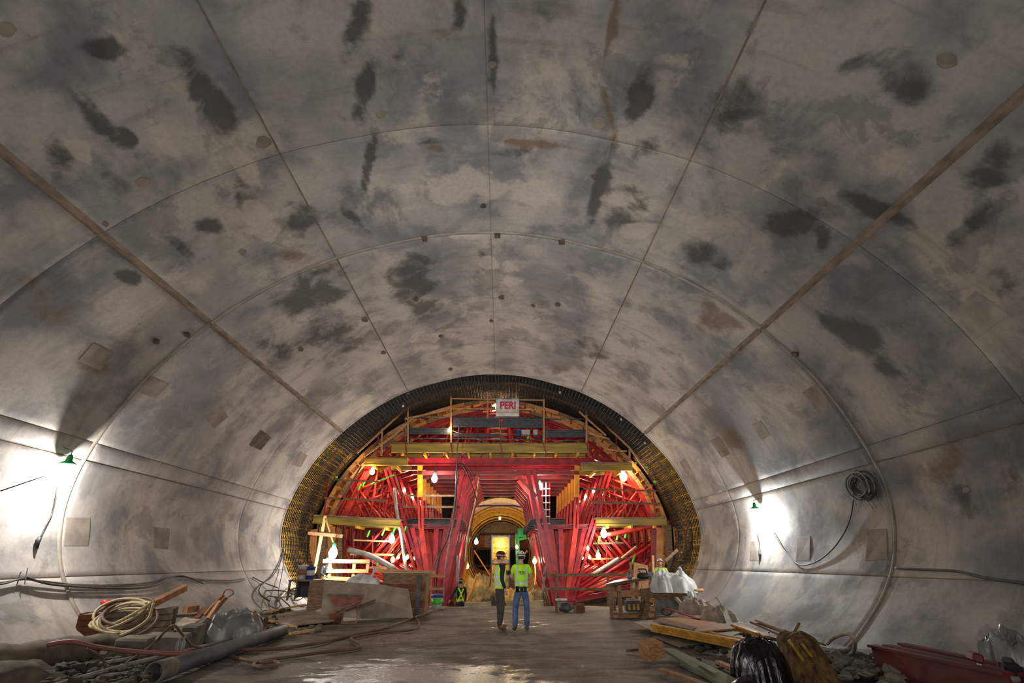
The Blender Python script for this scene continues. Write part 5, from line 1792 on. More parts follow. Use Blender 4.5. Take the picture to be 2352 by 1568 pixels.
girder('long yellow girder lying across the right debris', G(1500, 1441, .2), G(1744, 1488, .2), .12, .15)
girder('second yellow girder tucked behind the long one', G(1600, 1452, .12), G(1752, 1480, .14), .1, .12)
girder('yellow girder end near the pale panel', G(1684, 1440, .16), G(1742, 1461, .16), .1, .14)
PL = [((1700, 1436, .2), (1762, 1462, .18), .12, 'timber', 'raw plank beside the short yellow girder'), ((1730, 1428, .22), (1800, 1458, .25), .16, 'timber_d', 'weathered plank near the right wall foot'),
      ((1740, 1424, .3), (1850, 1466, .3), .12, 'ply_grey', 'long grey plank along the right wall foot'), ((1690, 1452, .14), (1790, 1470, .12), .1, 'rust', 'reddish plank below the weathered plank'),
      ((1770, 1505, .1), (1830, 1500, .1), .1, 'timber', 'raw lath behind the black bag'), ((1650, 1520, .05), (1704, 1544, .05), .1, 'timber', 'short raw lath left of the black bag'),
      ((1680, 1512, .05), (1720, 1522, .05), .08, 'rust', 'brown lath touching the black bag'), ((1517, 1537, .05), (1640, 1580, .05), .11, 'scrap', 'brown plank at the bottom edge below the green board'),
      ((1890, 1518, .15), (1925, 1519, .15), .09, 'timber', 'short orange lath right of the stump'), ((1438, 1494, .03), (1482, 1490, .06), .05, 'timber_d', 'thin lath behind the wood block'),
      ((1780, 1490, .2), (1880, 1484, .2), .08, 'sack', 'pale strip between the girder and the stump'), ((1870, 1482, .3), (1912, 1492, .3), .07, 'pvc', 'grey pipe stub right of the stump')]
for a, c, w, m_, lab in PL:
    board('plank', lab, G(*a), G(*c), w, .045, m_, 'plank', group='planks in the right debris')
c = G(1497, 1500, .1)
t = thing('wood_block', 'squared timber block end at the tip of the green board', 'block', (c.x, c.y, 0))
MB().box((c.x, c.y, .16), (.34, .3, .24), .35, .15, -.18, bev=.012).build('block_body', M['timber'], t)
o = slab(MB(), [G(1520, 1487, .12), G(1552, 1490, .12), G(1712, 1568, .10), G(1668, 1578, .06)], .05)
M['greenboard'] = mat('moss_green_board', rgb(128, 134, 104), rgb(100, 100, 80), 2, .7)
solid(o, 'green_board', 'greenboard', 'wide greenish board running to the bottom edge', 'board')
flat('spray_mark_board', 'lime sprayed strip on the greenish board', [(1600, 1523, .005), (1610, 1522, .005), (1650, 1543, .005), (1640, 1545, .005)], .12, .003, 'greenboard', 'board')
M['bagblack'] = mat('black_plastic', rgb(16, 13, 14), rgb(8, 7, 8), 5, .28, bump=.6)
drape('rubbish_bag', 'black plastic rubbish bag with a reddish sheen by the stump', G(1750, 1562, 0), (.84, .7, .78), 33, 'bagblack', 'bag', rough=.09)
solid(MB().blob(G(1710, 1572, .1), (.3, .3, .16), 8, .4), 'bag_tail', 'bagblack', 'flat black corner spilling from the rubbish bag', 'bag', smooth=True)
# stump-like bundle
M['stump'] = mat('earthy_brown_canvas', rgb(122, 92, 44), rgb(52, 30, 16), 5, .8, bump=.9, stretch=(2.5, 2.5, .7))
b = MB()
q0, q1 = W(1878, 1590, 8.3), W(1828, 1452, 8.7)
n_, m_n = 22, 28
V, F = [], []
for j in range(n_ + 1):
    v = j / n_
    c = q0.lerp(q1, v) + Vector((.03 * math.sin(5 * v), 0, 0))
    r = .36 - .15 * v if v < .85 else (.36 - .15 * .85) * math.sqrt(max(0.02, 1 - ((v - .85) / .15) ** 2 * .8))
    for i in range(m_n):
        a_ = 2 * PI * i / m_n
        k = 1 + .16 * abs(math.sin(2.5 * a_ + 2 * v)) + .08 * math.sin(7 * a_ + 5 * v) + .05 * math.sin(11 * a_ - 9 * v)
        V.append(c + Vector((r * k * math.cos(a_), r * k * math.sin(a_), .03 * math.sin(3 * a_ + v))))
for j in range(n_):
    for i in range(m_n):
        F.append((j * m_n + i, j * m_n + (i + 1) % m_n, (j + 1) * m_n + (i + 1) % m_n, (j + 1) * m_n + i))
F.append(tuple(range(m_n))[::-1])
F.append(tuple(n_ * m_n + i for i in range(m_n)))
b.add(V, F)
t = thing('canvas_stump', 'upright brown canvas bundle like a stump at the bottom right', 'bundle', (q0.x, q0.y, 0))
b.build('bundle_body', M['stump'], t, True)
MB().bar(W(1826, 1450, 8.7), W(1836, 1430, 8.7), .05, .02).build('spike', M['stump'], t)
for x0, y0, x1, y1 in ((1812, 1470, 1880, 1568), (1842, 1478, 1888, 1540)):
    P = [W(x0 + (x1 - x0) * k / 5, y0 + (y1 - y0) * k / 5, 8.28 + .0 * k) for k in range(6)]
    MB().tube(P, .025, 6).build('fold', M['girder'], t, True)
hose('white_hose', 'white hose looping up against the right wall foot', [G(1885, 1503, .12), G(1930, 1503, .14), G(1957, 1500, .2), G(1964, 1478, .5), (G(1958, 1460, .62)), G(1940, 1455, .62), G(1915, 1464, .5), G(1900, 1478, .3)], .026, 'sack')
solid(slab(MB(), [W(1886, 1474, 11), W(1892, 1462, 11), W(1896, 1466, 11), W(1890, 1480, 11)], .02), 'torn_paper', 'white', 'torn white paper scrap by the white hose', 'paper')
for k in range(3):
    p0, p1 = G(2010 + 34 * k, 1512 - 5 * k, .32 - .02 * k), G(2330 + 34 * k, 1588 - 5 * k, .32 - .02 * k)
    b = MB().ibeam(p0, p1, .14, .34 if k == 0 else .3, .03)
    solid(b, 'steel_beam', 'red_dust', '%s of the dull red steel beams by the right wall' % ('nearest', 'middle', 'farthest')[k], 'beam', 'red steel beams by the right wall')
solid(slab(MB(), [W(2082, 1566, 8.4), W(2100, 1538, 8.7), W(2106, 1536, 8.7), W(2122, 1570, 8.4)], .02), 'grey_offcut', 'block', 'pointed grey offcut leaning on the near red beam', 'offcut')
drape('plastic_bag', 'pale grey plastic bag at the right edge', G(2345, 1545, .25), (.85, .7, .5), 51, 'plastic', 'bag', rough=.3)
t = thing('battered_tool', 'black and silver tool tangle beside the plastic bag', 'tool', G(2290, 1556, .3))
c = G(2312, 1548, .4)
for k in range(6):
    p = c + Vector((rl.uniform(-.3, .3), rl.uniform(-.2, .2), rl.uniform(-.12, .16)))
    MB().box(p, (rl.uniform(.08, .24), .1, rl.uniform(.05, .12)), rl.uniform(0, 3), rl.uniform(-.6, .6), bev=.02).build(('grip', 'body', 'guard')[k % 3], M[('black', 'steel', 'black', 'red_dust', 'cable', 'black')[k]], t)
MB().tube([G(2285, 1560, .35), G(2360, 1556, .4)], .045, 10).build('shaft', M['pvc'], t, True)
solid(MB().box(G(2250, 1519, .5), (.04, .04, .12), .3, .4, bev=.01), 'white_clip', 'white', 'small white clip by the far end of the red beams', 'clip')


# rubble
def rubble(name, label, region, n, smin, smax, m, seed, zoff=0.0, hmax=.1):
    r2 = random.Random(seed)
    b = MB()
    for k in range(n):
        px, py = region(r2)
        c = G(px, py, zoff)
        s = r2.uniform(smin, smax) * r2.choice((.6, .8, 1, 1.5))
        b.blob(c + Vector((0, 0, r2.uniform(0, hmax))), (s * r2.uniform(.8, 1.6), s * r2.uniform(.7, 1.4), s * r2.uniform(.4, .8)), r2.randint(0, 999), .5, 7, 5, r2.uniform(0, 6))
    o = b.build(name, M[m])
    return tag(o, label, 'rubble', kind='stuff')


rubble('rubble_heap', 'muddy rubble under the left debris', lambda r: (lambda u: (140 + 520 * u + r.uniform(-70, 20), 1556 - 130 * u + r.uniform(-28, 4)))(r.random()), 420, .05, .2, 'dirt', 1, .03)
rubble('rubble_heap', 'pale crumbs of mortar between the pipe and flat board', lambda r: (r.uniform(600, 740), r.uniform(1436, 1456)), 60, .04, .12, 'block', 2, .02, .05)
rubble('rubble_heap', 'grey rubble between the stump and the red beams', lambda r: (lambda u: (1860 + 220 * u + r.uniform(-20, 30), 1500 + 60 * u + r.uniform(-14, 30)))(r.random()), 220, .05, .2, 'block', 3, .08, .12)
rubble('rubble_heap', 'muddy crumbs under the right planks', lambda r: (r.uniform(1560, 1880), r.uniform(1455, 1530)), 160, .03, .10, 'dirt', 4, .02, .04)
rubble('rubble_heap', 'fine dark dirt along the bottom left', lambda r: (r.uniform(60, 340), r.uniform(1535, 1580)), 160, .04, .14, 'dirt', 5, .05, .08)

# ================================================================ clutter on the lower level beyond the slab
M['dirt_y'] = mat('clay_tinted_lamp_yellow', rgb(176, 150, 92), rgb(112, 90, 50), 2.4, .85, bump=.6)  # the lamps' yellow light is put into this mound colour
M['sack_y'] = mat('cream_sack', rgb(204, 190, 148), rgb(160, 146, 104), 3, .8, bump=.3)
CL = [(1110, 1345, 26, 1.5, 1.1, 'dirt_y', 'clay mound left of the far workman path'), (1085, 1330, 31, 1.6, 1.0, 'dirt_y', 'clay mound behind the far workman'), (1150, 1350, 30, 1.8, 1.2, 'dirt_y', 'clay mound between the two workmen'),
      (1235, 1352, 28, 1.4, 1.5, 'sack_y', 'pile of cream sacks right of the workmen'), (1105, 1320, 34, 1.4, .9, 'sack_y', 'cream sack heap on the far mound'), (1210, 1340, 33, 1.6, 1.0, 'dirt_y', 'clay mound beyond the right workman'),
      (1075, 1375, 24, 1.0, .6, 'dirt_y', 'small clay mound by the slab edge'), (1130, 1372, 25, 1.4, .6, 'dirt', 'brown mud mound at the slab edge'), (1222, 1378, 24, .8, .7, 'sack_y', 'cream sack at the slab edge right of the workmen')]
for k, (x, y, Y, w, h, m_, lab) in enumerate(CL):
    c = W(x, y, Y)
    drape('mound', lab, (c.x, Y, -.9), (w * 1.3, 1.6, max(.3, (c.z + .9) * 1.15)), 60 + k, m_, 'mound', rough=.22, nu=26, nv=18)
CT = [(1068, 1392, 1096, 1318, 24.5, .07, 'amber', 'yellow hose pipe standing left of the far workman'), (1046, 1380, 1052, 1275, 25.0, .08, 'steel', 'grey prop standing by the left inner leg'), (1240, 1392, 1252, 1300, 23.5, .06, 'pvc', 'grey pipe leaning right of the workmen'),
      (1250, 1392, 1240, 1310, 24.5, .05, 'cable', 'dark rod crossing the grey pipe'), (1262, 1390, 1246, 1340, 24, .08, 'timber_d', 'brown stake by the right waist rail'), (1228, 1345, 1228, 1292, 30, .04, 'timber_l', 'pale stick carrying the bulb right of the workmen'),
      (1055, 1340, 1072, 1290, 28, .1, 'amber', 'yellow pipe bend at the left side of the bore'), (1120, 1370, 1130, 1300, 29, .06, 'rust', 'brown stake among the clay mounds')]
for x0, y0, x1, y1, Y, r, m_, lab in CT:
    o = MB().tube(curve_pts([W(x0, y0, Y), W((x0 + x1) / 2 + 2, (y0 + y1) / 2, Y), W(x1, y1, Y + .1)], 5), r * .8, 8).build('prop', M[m_], None, True)
    tag(o, lab, 'pipe')
for k, (x, y, w) in enumerate(((1100, 1388, .5), (1186, 1382, .4), (1216, 1385, .6), (1076, 1388, .3))):
    p = W(x, y, 22.6 + .3 * k)
    board('low_timber', 'yellowish squared timber lying past the slab edge, %s' % ('below the far mound', 'between the workmen', 'beside the cream sack', 'near the far workman')[k], p - Vector((w, 0, .04)), p + Vector((w, .1, 0)), .2, .2, 'sack_y', 'timber')
point_lamp('pit_fill_light', (.2, 29.0, 1.6), 150, (1.0, .76, .40), .2)  # added light without a fixture, brightens the lower level
point_lamp('bore_fill_light', (0, 50.5, 3.2), 330, (1.0, .78, .40), .2)  # added light without a fixture, brightens the inside of the bore

# ================================================================ people
M['skin'] = mat('skin', rgb(196, 146, 118), rgb(180, 128, 102), 5, .6)
M['vest'] = mat('hi_vis_vest', rgb(196, 240, 40), rgb(168, 214, 30), 4, .7)
M['shirt_g'] = mat('hi_vis_shirt', rgb(176, 236, 30), rgb(150, 208, 22), 4, .7)
M['silver'] = mat('reflective_tape', rgb(200, 204, 208), rgb(178, 182, 188), 8, .35)
M['navy'] = mat('dark_navy_cloth', rgb(36, 36, 46), rgb(24, 24, 30), 6, .9)
M['jeans'] = mat('blue_denim', rgb(84, 106, 142), rgb(58, 78, 110), 9, .9, bump=.2)
M['trouser'] = mat('charcoal_work_trousers', rgb(72, 66, 60), rgb(50, 46, 42), 7, .9, bump=.2)
M['boot'] = mat('brown_leather_boot', rgb(120, 82, 56), rgb(86, 58, 40), 6, .7)
M['maroon'] = mat('maroon_helmet', rgb(96, 26, 24), rgb(76, 20, 20), 4, .35)
M['helm_w'] = mat('white_helmet', rgb(206, 204, 200), rgb(180, 178, 176), 4, .3)
M['hair'] = mat('dark_hair', rgb(44, 32, 26), rgb(30, 22, 18), 20, .8)


def skin_mesh(name, chains, parent, material, levels=2, root=0):
    """grow one continuous surface over a skeleton; chains = list of lists of (point, radius); shared points join"""
    V, E, Rr = [], [], []
    key = {}
    def vid(p, r):
        k = (round(p[0], 4), round(p[1], 4), round(p[2], 4))
        if k not in key:
            key[k] = len(V)
            V.append(p)
            Rr.append(r)
        return key[k]
    for ch in chains:
        ids = [vid(p, r) for p, r in ch]
        for a, b in zip(ids, ids[1:]):
            if (a, b) not in E and (b, a) not in E and a != b:
                E.append((a, b))
    me = bpy.data.meshes.new(name + '_tmp')
    me.from_pydata([tuple(v) for v in V], E, [])
    o = bpy.data.objects.new(name + '_tmp', me)
    C.objects.link(o)
    sk = o.modifiers.new('s', 'SKIN')
    for i, r in enumerate(Rr):
        d = me.skin_vertices[0].data[i]
        d.radius = r if isinstance(r, tuple) else (r, r)
        d.use_root = (i == root)
    sub = o.modifiers.new('u', 'SUBSURF')
    sub.levels = levels
    sub.render_levels = levels
    dg = bpy.context.evaluated_depsgraph_get()
    res = bpy.data.meshes.new_from_object(o.evaluated_get(dg))
    bpy.data.objects.remove(o)
    res.materials.clear()
    res.materials.append(material)
    res.polygons.foreach_set('use_smooth', [True] * len(res.polygons))
    r = bpy.data.objects.new(name, res)
    C.objects.link(r)
    r.parent = parent
    return r


def hand_chains(wrist, fwd, side, palm, sc=1.0, curl=.5):
    """palm and five fingers; fwd along the forearm, side towards the thumb, palm = palm normal"""
    ch = []
    f, s, p = fwd.normalized(), side.normalized(), palm.normalized()
    c = wrist + f * .05 * sc
    for k, (off, ln) in enumerate(((.028, .070), (.010, .080), (-.010, .074), (-.028, .058))):
        b = wrist + f * .088 * sc + s * off * sc
        j1 = b + (f * math.cos(curl) + p * math.sin(curl)) * ln * .5 * sc
        j2 = j1 + (f * math.cos(curl * 2) + p * math.sin(curl * 2)) * ln * .5 * sc
        ch.append([(c, .022 * sc), (b, .0105 * sc), (j1, .009 * sc), (j2, .007 * sc)])
    t0 = wrist + f * .03 * sc + s * .026 * sc
    t1 = t0 + (f * .6 + s * .7 + p * .3).normalized() * .04 * sc
    t2 = t1 + (f * .9 + p * .4).normalized() * .03 * sc
    ch.append([(c, .022 * sc), (t0, .013 * sc), (t1, .010 * sc), (t2, .008 * sc)])
    return ch


def person(name, label, loc, facing, H, cfg):
    """facing: angle of the direction the chest points, measured from +Y (away from camera), positive to the left"""
    t = thing(name, label, 'person', loc)
    R = Matrix.Rotation(facing, 3, 'Z')
    k = H / 1.8
    def P(x, y, z):
        return R @ (Vector((x, y, z)) * k)
    D = lambda x, y, z: R @ Vector((x, y, z))
    hip = P(0, 0, .95)
    la = cfg.get('legs', (.12, .12))
    sway = cfg.get('stance', (.0, .0))
    J = {}
    for sg, nm, yo in ((-1, 'l', sway[0]), (1, 'r', sway[1])):
        sp = la[0 if sg < 0 else 1]
        J['hip' + nm] = P(.095 * sg, 0, .90)
        J['kn' + nm] = P((.095 + sp * .35) * sg, .03 + yo * .4, .49)
        J['an' + nm] = P(sp * sg, yo, .085)
        J['toe' + nm] = P(sp * sg * 1.15, yo + .15, .04)
        J['sh' + nm] = P(.185 * sg, 0, 1.46)
    arms = cfg['arms']
    for nm in 'lr':
        J['el' + nm], J['wr' + nm] = P(*arms[nm][0]), P(*arms[nm][1])
    ch = [[(hip, (.118 * k, .095 * k)), (P(0, 0, 1.08), (.118 * k, .095 * k)), (P(0, .01, 1.28), (.15 * k, .115 * k)), (P(0, 0, 1.42), (.12 * k, .09 * k)), (P(0, 0, 1.51), .055 * k), (P(0, .01, 1.57), .052 * k)]]
    for nm in 'lr':
        ch.append([(hip, .118 * k), (J['hip' + nm], .076 * k), (J['kn' + nm], .054 * k), (J['kn' + nm].lerp(J['an' + nm], .35), .056 * k), (J['an' + nm], .038 * k), (J['toe' + nm], .03 * k)])
        e, w = J['el' + nm], J['wr' + nm]
        ch.append([(P(0, 0, 1.42), .12 * k), (J['sh' + nm], .058 * k), (e, .043 * k), (e.lerp(w, .35), .041 * k), (w, .027 * k)])
        f = (w - e).normalized()
        sd = D(*cfg.get('thumb_' + nm, (0, 1, 0)))
        sd = (sd - f * sd.dot(f)).normalized()
        pm = D(1 if nm == 'l' else -1, 0, 0)
        pm = (pm - f * pm.dot(f) - sd * pm.dot(sd))
        pm = pm.normalized() if pm.length > .01 else sd.cross(f)
        for c_ in hand_chains(w, f, sd, pm, k, .45):
            c_[0] = (w, .027 * k)
            ch.append(c_)
    skin_mesh('body', ch, t, M['skin'], 1)
    # head
    hd = Matrix.Rotation(cfg.get('head_turn', 0), 3, 'Z')
    tl = Matrix.Rotation(cfg.get('head_tilt', 0), 3, 'X')
    hc = P(0, .02, 1.66)
    def HP_(x, y, z):
        return hc + R @ hd @ tl @ (Vector((x, y, z)) * k)
    b = MB()
    V, F = [], []
    nu, nv = 24, 18
    for j in range(nv + 1):
        th = PI * j / nv
        for i in range(nu):
            ph = 2 * PI * i / nu
            x, y, z = math.sin(th) * math.cos(ph), math.sin(th) * math.sin(ph), math.cos(th)
            sx, sy, sz = .075, .095, .118
            if z < 0:
                sx *= 1 + .25 * z
                sy *= 1 + .12 * z
            X, Y_, Z = x * sx, y * sy, z * sz
            if y > .1 and abs(x) < .5:
                g = math.exp(-((x / .2) ** 2))
                Y_ += .026 * g * math.exp(-(((z + .18) / .13) ** 2))        # nose
                Y_ += .008 * math.exp(-((x / .35) ** 2)) * math.exp(-(((z + .5) / .06) ** 2))   # lips
                Y_ += .010 * g * math.exp(-(((z + .85) / .14) ** 2))        # chin
                for e in (-1, 1):
                    Y_ -= .010 * math.exp(-(((x - e * .38) / .16) ** 2)) * math.exp(-((z / .12) ** 2))
            V.append(HP_(X, Y_, Z))
    for j in range(nv):
        for i in range(nu):
            F.append((j * nu + i, (j + 1) * nu + i, (j + 1) * nu + (i + 1) % nu, j * nu + (i + 1) % nu))
    b.add(V, F)
    b.tube([P(0, 0, 1.5), P(0, .01, 1.56), HP_(0, -.01, -.06)], [.052 * k, .05 * k, .05 * k], 14)
    head = b.build('head', M['skin'], t, True, None)
    # mk() subtracts the parent's location, verts here are already local
    head.data.transform(Matrix.Translation(Vector(loc)))
    def loc_part(mb, nm, material, parent=t, smooth=True):
        o = mb.build(nm, material, parent, smooth)
        o.data.transform(Matrix.Translation(parent_world(parent)))
        return o
    for e in (-1, 1):
        loc_part(MB().lathe(HP_(e * .030, .083, .002), [(.001, -.008), (.009, -.005), (.011, 0), (.009, .005), (.001, .008)], 8, axis=HP_(0, 0, 1) - hc), 'eye', M['hair'], head)
        loc_part(MB().tube([HP_(e * .072, -.005, .02), HP_(e * .086, -.012, .012), HP_(e * .084, -.01, -.02), HP_(e * .073, 0, -.035)], [.010, .014, .012, .008], 8), 'ear', M['skin'], head)
    b = MB()
    V, F = [], []
    for j in range(8):
        th = .35 + (PI * .62 - .35) * j / 7
        for i in range(21):
            ph = PI * 1.02 + (PI * .96) * i / 20
            V.append(HP_(.082 * math.sin(th) * math.cos(ph), -.002 + .102 * math.sin(th) * math.sin(ph), .118 * math.cos(th)))
    for j in range(7):
        for i in range(20):
            F.append((j * 21 + i, (j + 1) * 21 + i, (j + 1) * 21 + i + 1, j * 21 + i + 1))
    b.add(V, F)
    loc_part(b, 'hair', M['hair'], head)
    # helmet
    b = MB()
    V, F = [], []
    rings = [(.0, .168), (.045, .163), (.08, .146), (.102, .118), (.112, .085), (.117, .05), (.118, .035)]
    n_ = 26
    for (r, z) in rings:
        for i in range(n_):
            ph = 2 * PI * i / n_
            V.append(HP_(r * .94 * math.cos(ph), r * 1.14 * math.sin(ph) - .002, z * 1.0 + .004 * abs(math.cos(ph) < .25)))
    for (ex, ez) in ((.014, .028), (.012, .022), (-.004, .03)):
        for i in range(n_):
            ph = 2 * PI * i / n_
            fr = max(0, math.sin(ph)) ** 2 * .045 * (1 if ex > 0 else 0)
            r = .118 + ex
            V.append(HP_(r * .94 * math.cos(ph), (r * 1.14 + fr) * math.sin(ph), ez - .15 * fr))
    nr = len(rings) + 3
    for j in range(nr - 1):
        for i in range(n_):
            F.append((j * n_ + i, (j + 1) * n_ + i, (j + 1) * n_ + (i + 1) % n_, j * n_ + (i + 1) % n_))
    b.add(V, F)
    hm = loc_part(b, 'helmet', M[cfg['helmet']])
    if cfg.get('band'):
        P_ = [HP_(.114 * math.cos(a_), .134 * math.sin(a_), .062) for a_ in np.linspace(0, 2 * PI, 25)]
        bb = MB().tube(P_, .010 * k, 6)
        loc_part(bb, 'helmet_band', M[cfg['band']], hm)
        for a_ in (1.2, 2.4, 3.6, 4.8, 5.9):
            cc = HP_(.1 * math.cos(a_), .118 * math.sin(a_), .108)
            loc_part(MB().lathe(cc, [(.018, -.006), (.018, .006)], 8, axis=cc - hc), 'sticker', M['black'], hm)
    # trousers
    ch = []
    for nm in 'lr':
        ch.append([(hip + Vector((0, 0, .06 * k)), (.162 * k, .126 * k)), (hip + Vector((0, 0, -.04 * k)), (.15 * k, .12 * k)), (J['hip' + nm] + Vector((0, 0, -.03 * k)), .102 * k), (J['kn' + nm], .078 * k), (J['kn' + nm].lerp(J['an' + nm], .5), .078 * k), (J['an' + nm] + Vector((0, 0, -.01)), .070 * k)])
    tr = skin_mesh('trousers', ch, t, M[cfg['legs_m']], 2)
    for nm in 'lr':
        a_, to = J['an' + nm], J['toe' + nm]
        d = (to - a_)
        d.z = 0
        d.normalize()
        base = Vector((a_.x, a_.y, .0))
        bt = skin_mesh('boot', [[(base + Vector((0, 0, .15 * k)), .056 * k), (base + Vector((0, 0, .055 * k)), (.05 * k, .05 * k)), (base + d * .1 * k + Vector((0, 0, .045 * k)), (.048 * k, .042 * k)), (base + d * .19 * k + Vector((0, 0, .038 * k)), (.042 * k, .034 * k))]], t, M[cfg.get('boot', 'boot')], 2)
    # shirt with sleeves
    ch = [[(P(0, 0, .96), (.148 * k, .118 * k)), (P(0, 0, 1.1), (.14 * k, .112 * k)), (P(0, .01, 1.28), (.165 * k, .128 * k)), (P(0, 0, 1.42), (.125 * k, .1 * k)), (P(0, 0, 1.50), .066 * k)]]
    for nm in 'lr':
        e, w = J['el' + nm], J['wr' + nm]
        c_ = [(P(0, 0, 1.42), .125 * k), (J['sh' + nm], .074 * k), (J['sh' + nm].lerp(e, .7), .062 * k)]
        if cfg['sleeve'] == 'long':
            c_ += [(e, .057 * k), (e.lerp(w, .9), .040 * k)]
        ch.append(c_)
    skin_mesh('shirt', ch, t, M[cfg['shirt']], 2)
    # vest: torso shell, slightly larger
    def torso_shell(nm, m_, grow, z0=.93, z1=1.49, open_front=False, notch=True):
        b = MB()
        V, F = [], []
        n1, n2 = 28, 12
        for j in range(n2 + 1):
            v = j / n2
            z = z0 + (z1 - z0) * v
            rx = np.interp(z, [.9, 1.08, 1.28, 1.38, 1.44, 1.49], [.165, .158, .182, .188, .165, .11]) + grow
            ry = np.interp(z, [.9, 1.08, 1.28, 1.38, 1.44, 1.49], [.135, .128, .142, .128, .105, .075]) + grow
            for i in range(n1):
                a_ = 2 * PI * i / n1
                fl = .006 * math.sin(5 * a_ + 4 * z) * (1 - v)
                V.append(P((rx + fl) * math.cos(a_), .005 + (ry + fl) * math.sin(a_), z))
        for j in range(n2):
            for i in range(n1):
                F.append((j * n1 + i, j * n1 + (i + 1) % n1, (j + 1) * n1 + (i + 1) % n1, (j + 1) * n1 + i))
        b.add(V, F)
        return loc_part(b, nm, m_)
    def band_tape(z, h_, grow, nm='tape'):
        b = MB()
        V, F = [], []
        n1 = 28
        rx = np.interp(z, [.9, 1.08, 1.28, 1.38, 1.44, 1.49], [.165, .158, .182, .188, .165, .11]) + grow
        ry = np.interp(z, [.9, 1.08, 1.28, 1.38, 1.44, 1.49], [.135, .128, .142, .128, .105, .075]) + grow
        for q in (-1, 1):
            for i in range(n1):
                a_ = 2 * PI * i / n1
                V.append(P((rx + .006) * math.cos(a_), .005 + (ry + .006) * math.sin(a_), z + q * h_ / 2))
        for i in range(n1):
            F.append((i, (i + 1) % n1, n1 + (i + 1) % n1, n1 + i))
        b.add(V, F)
        return loc_part(b, nm, M['silver'])
    def strap(x, front, m_, w=.05, grow=.02, x2=None):
        b = MB()
        V, F = [], []
        sgn = 1 if front else -1
        x2 = x if x2 is None else x2
        for j in range(9):
            z = .95 + .53 * j / 8
            xx = x + (x2 - x) * j / 8
            rx = np.interp(z, [.9, 1.08, 1.28, 1.38, 1.44, 1.49], [.165, .158, .182, .188, .165, .11]) + grow + .008
            ry = np.interp(z, [.9, 1.08, 1.28, 1.38, 1.44, 1.49], [.135, .128, .142, .128, .105, .075]) + grow + .008
            for q in (-1, 1):
                X = xx + q * w / 2
                cc = max(-.98, min(.98, X / rx))
                V.append(P(X, .005 + sgn * ry * math.sqrt(1 - cc * cc), z))
        for j in range(8):
            F.append((2 * j, 2 * j + 1, 2 * j + 3, 2 * j + 2))
        b.add(V, F)
        return loc_part(b, 'tape', m_)
    if cfg.get('vest') == 'vest':
        torso_shell('vest', M['vest'], .018)
        band_tape(1.04, .05, .022)
        band_tape(1.20, .05, .022)
        for x in (-.11, .11):
            strap(x, True, M['silver'])
            strap(x, False, M['silver'])
    elif cfg.get('vest') == 'tee':
        torso_shell('shirt_body', M['shirt_g'], .01, .90)
        band_tape(1.06, .05, .012)
        for x in (-.12, .12):
            strap(x, False, M['silver'], .04, .010)
            strap(x, True, M['silver'], .04, .010)
    elif cfg.get('vest') == 'harness':
        band_tape(1.02, .05, .008, 'hi_vis_band').data.materials[0] = M['vest']
        strap(-.13, False, M['vest'], .06, .008, .12)
        strap(.13, False, M['vest'], .06, .008, -.12)
        strap(-.12, True, M['vest'], .06, .008)
        strap(.12, True, M['vest'], .06, .008)
    if cfg.get('belt'):
        P_ = [P(.165 * math.cos(a_), .135 * math.sin(a_), .97) for a_ in np.linspace(0, 2 * PI, 25)]
        loc_part(MB().tube(P_, .024 * k, 6), 'belt', M['boot'])
        for x, w, h_ in ((-.11, .09, .14), (.0, .08, .1), (.09, .07, .12)):
            loc_part(MB().box(P(x, -.145, .93), (w, .05, h_), rz=facing, bev=.012), 'tool_pouch', M['black'])
    return t, P, D, loc_part


# left workman: seen from the side, looking to the right
fl = G(1147, 1445, 0)
pl, PP, DD, LP = person('person', 'person in maroon helmet and lime vest over dark sleeves, standing side-on left', (fl.x, fl.y, 0), -1.15, 1.80,
                    dict(arms={'l': ((-.20, .16, 1.28), (-.16, .46, 1.31)), 'r': ((.235, -.05, 1.15), (.225, .06, .90))}, legs=(.09, .12), stance=(.06, -.06), legs_m='trouser',
                         helmet='maroon', band='white', sleeve='long', shirt='navy', vest='vest', head_turn=-.25, head_tilt=-.05, thumb_l=(0, 0, 1)))
# right workman: seen from behind
fr = G(1198, 1449, 0)
prn, PP2, DD2, LP2 = person('person', 'person seen from behind in lime shirt, jeans and patterned helmet', (fr.x, fr.y, 0), .06, 1.80,
                     dict(arms={'l': ((-.25, .06, 1.20), (-.12, .26, 1.12)), 'r': ((.265, .05, 1.18), (.14, .26, 1.10))}, legs=(.16, .14), stance=(0, .02), legs_m='jeans',
                          helmet='helm_w', band='black', sleeve='short', shirt='shirt_g', vest='tee', belt=True, head_turn=.15, head_tilt=-.12, thumb_l=(0, 0, 1), thumb_r=(0, 0, 1)))
tx = text_obj('PERI', Vector((fr.x, fr.y, 0)) + PP2(0, -.166, 1.31), .088, M['black'], prn, rz=.06, bold=.002, name='back_lettering')
lb = MB().box(Vector((fr.x, fr.y, 0)) + PP2(0, -.165, 1.262), (.17, .004, .008), rz=.06).build('back_line', M['black'], prn)
# far workman in dark clothing beyond the slab edge
c = W(1058, 1345, 22.8)
person('person', 'person in black with lime harness walking beyond the slab edge on the left', (c.x, 22.8, -.88), .3, 1.80,
       dict(arms={'l': ((-.32, .0, 1.2), (-.42, .05, .98)), 'r': ((.24, -.02, 1.15), (.22, .1, .92))}, legs=(.1, .12), stance=(.15, -.1), legs_m='navy', helmet='maroon', band='white', sleeve='long', shirt='navy', vest='harness', boot='black'))
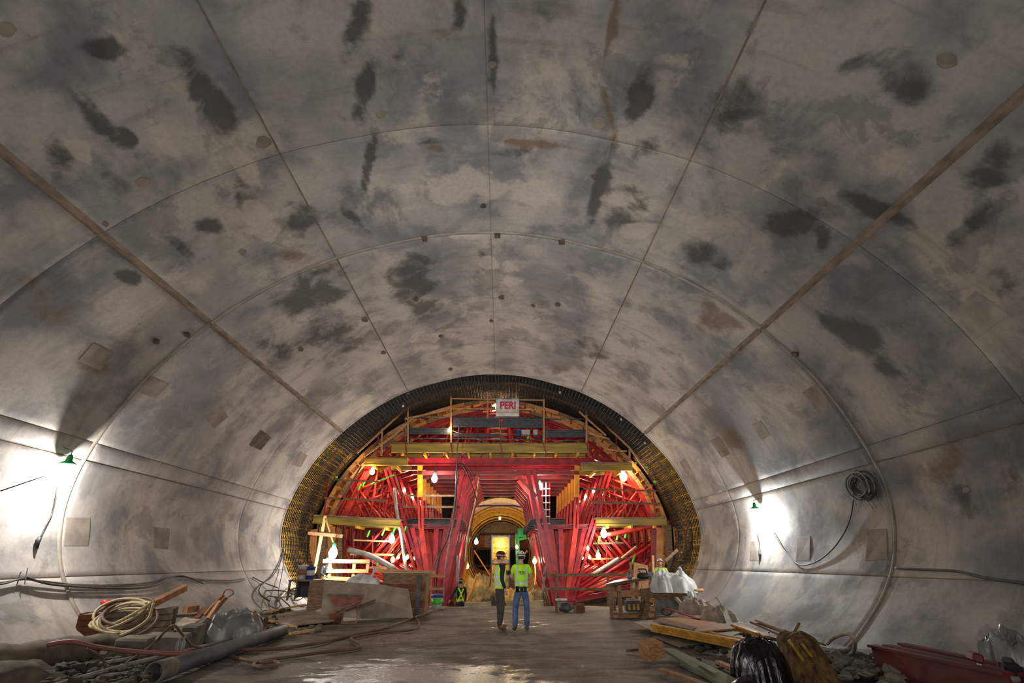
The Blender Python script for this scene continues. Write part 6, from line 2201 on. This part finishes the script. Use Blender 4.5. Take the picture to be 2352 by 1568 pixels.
# workman by the bright lamp on the left
c = W(750, 1300, 22.9)
person('person', 'person in dark blue clothes half hidden behind the bright lamp and pine barrier', (c.x, 22.95, -.05), -2.4, 1.76,
       dict(arms={'l': ((-.24, .1, 1.22), (-.14, .3, 1.35)), 'r': ((.24, .08, 1.2), (.16, .3, 1.1))}, legs=(.12, .12), stance=(0, .05), legs_m='navy', helmet='helm_w', sleeve='long', shirt='navy', head_tilt=-.1, boot='black'))
# workman behind the bench
c = W(1517, 1300, 19.6)
person('person', 'person in white helmet and lime vest bending behind the sacks on the right', (c.x, 19.6, -.08), PI - .3, 1.74,
       dict(arms={'l': ((-.22, .18, 1.2), (-.12, .36, 1.1)), 'r': ((.22, .18, 1.2), (.12, .38, 1.1))}, legs=(.14, .14), stance=(0, .05), legs_m='navy', helmet='helm_w', sleeve='long', shirt='vest', vest='vest', head_tilt=.45, thumb_l=(0, 0, 1), thumb_r=(0, 0, 1)))
# pair of offcuts on the slab edge

# ================================================================ lamps on the lining
def wall_lamp(px, py, off, power, label, col=(1.0, 0.95, 0.88)):
    s, Y = wall_hit(px, py)
    x, z = prof(s, off)
    xw, zw = prof(s, 0.05)
    t = thing('work_lamp', label, 'lamp', (x, Y, z), 'caged work lamps hooked on the lining joint')
    m = MB().lathe((x, Y, z + .02), [(.035, .16), (.05, .12), (.06, .04), (.15, -.02), (.155, -.035), (.145, -.03), (.05, .02)], 18)
    m.build('hood', M['green'], t, True)
    MB().lathe((x, Y, z - .14), [(.001, -.09), (.05, -.07), (.065, -.01), (.055, .06), (.03, .12)], 14).build('bulb', M['glass_l'], t, True)
    for k in range(6):
        a = k * PI / 3
        MB().tube([(x + .13 * math.cos(a), Y + .13 * math.sin(a), z - .02), (x + .12 * math.cos(a), Y + .12 * math.sin(a), z - .2),
                   (x + .02 * math.cos(a), Y + .02 * math.sin(a), z - .3)], .004, 5).build('cage_wire', M['steel'], t)
    MB().tube([(x, Y, z + .18), (x, Y, z + .25), (xw, Y, zw + .3)], .012, 6).build('hook', M['steel'], t)
    sg = 1 if x > XC else -1
    point_lamp('work_lamp_light', (x - sg * .02, Y, z - .32), power, col, .05)
    return t


wall_lamp(128, 1060, .26, 400, 'green-hooded lamp glaring on the left tunnel wall')
wall_lamp(1752, 1166, .26, 430, 'bright caged lamp on the right tunnel wall', (0.95, 0.98, 1.0))
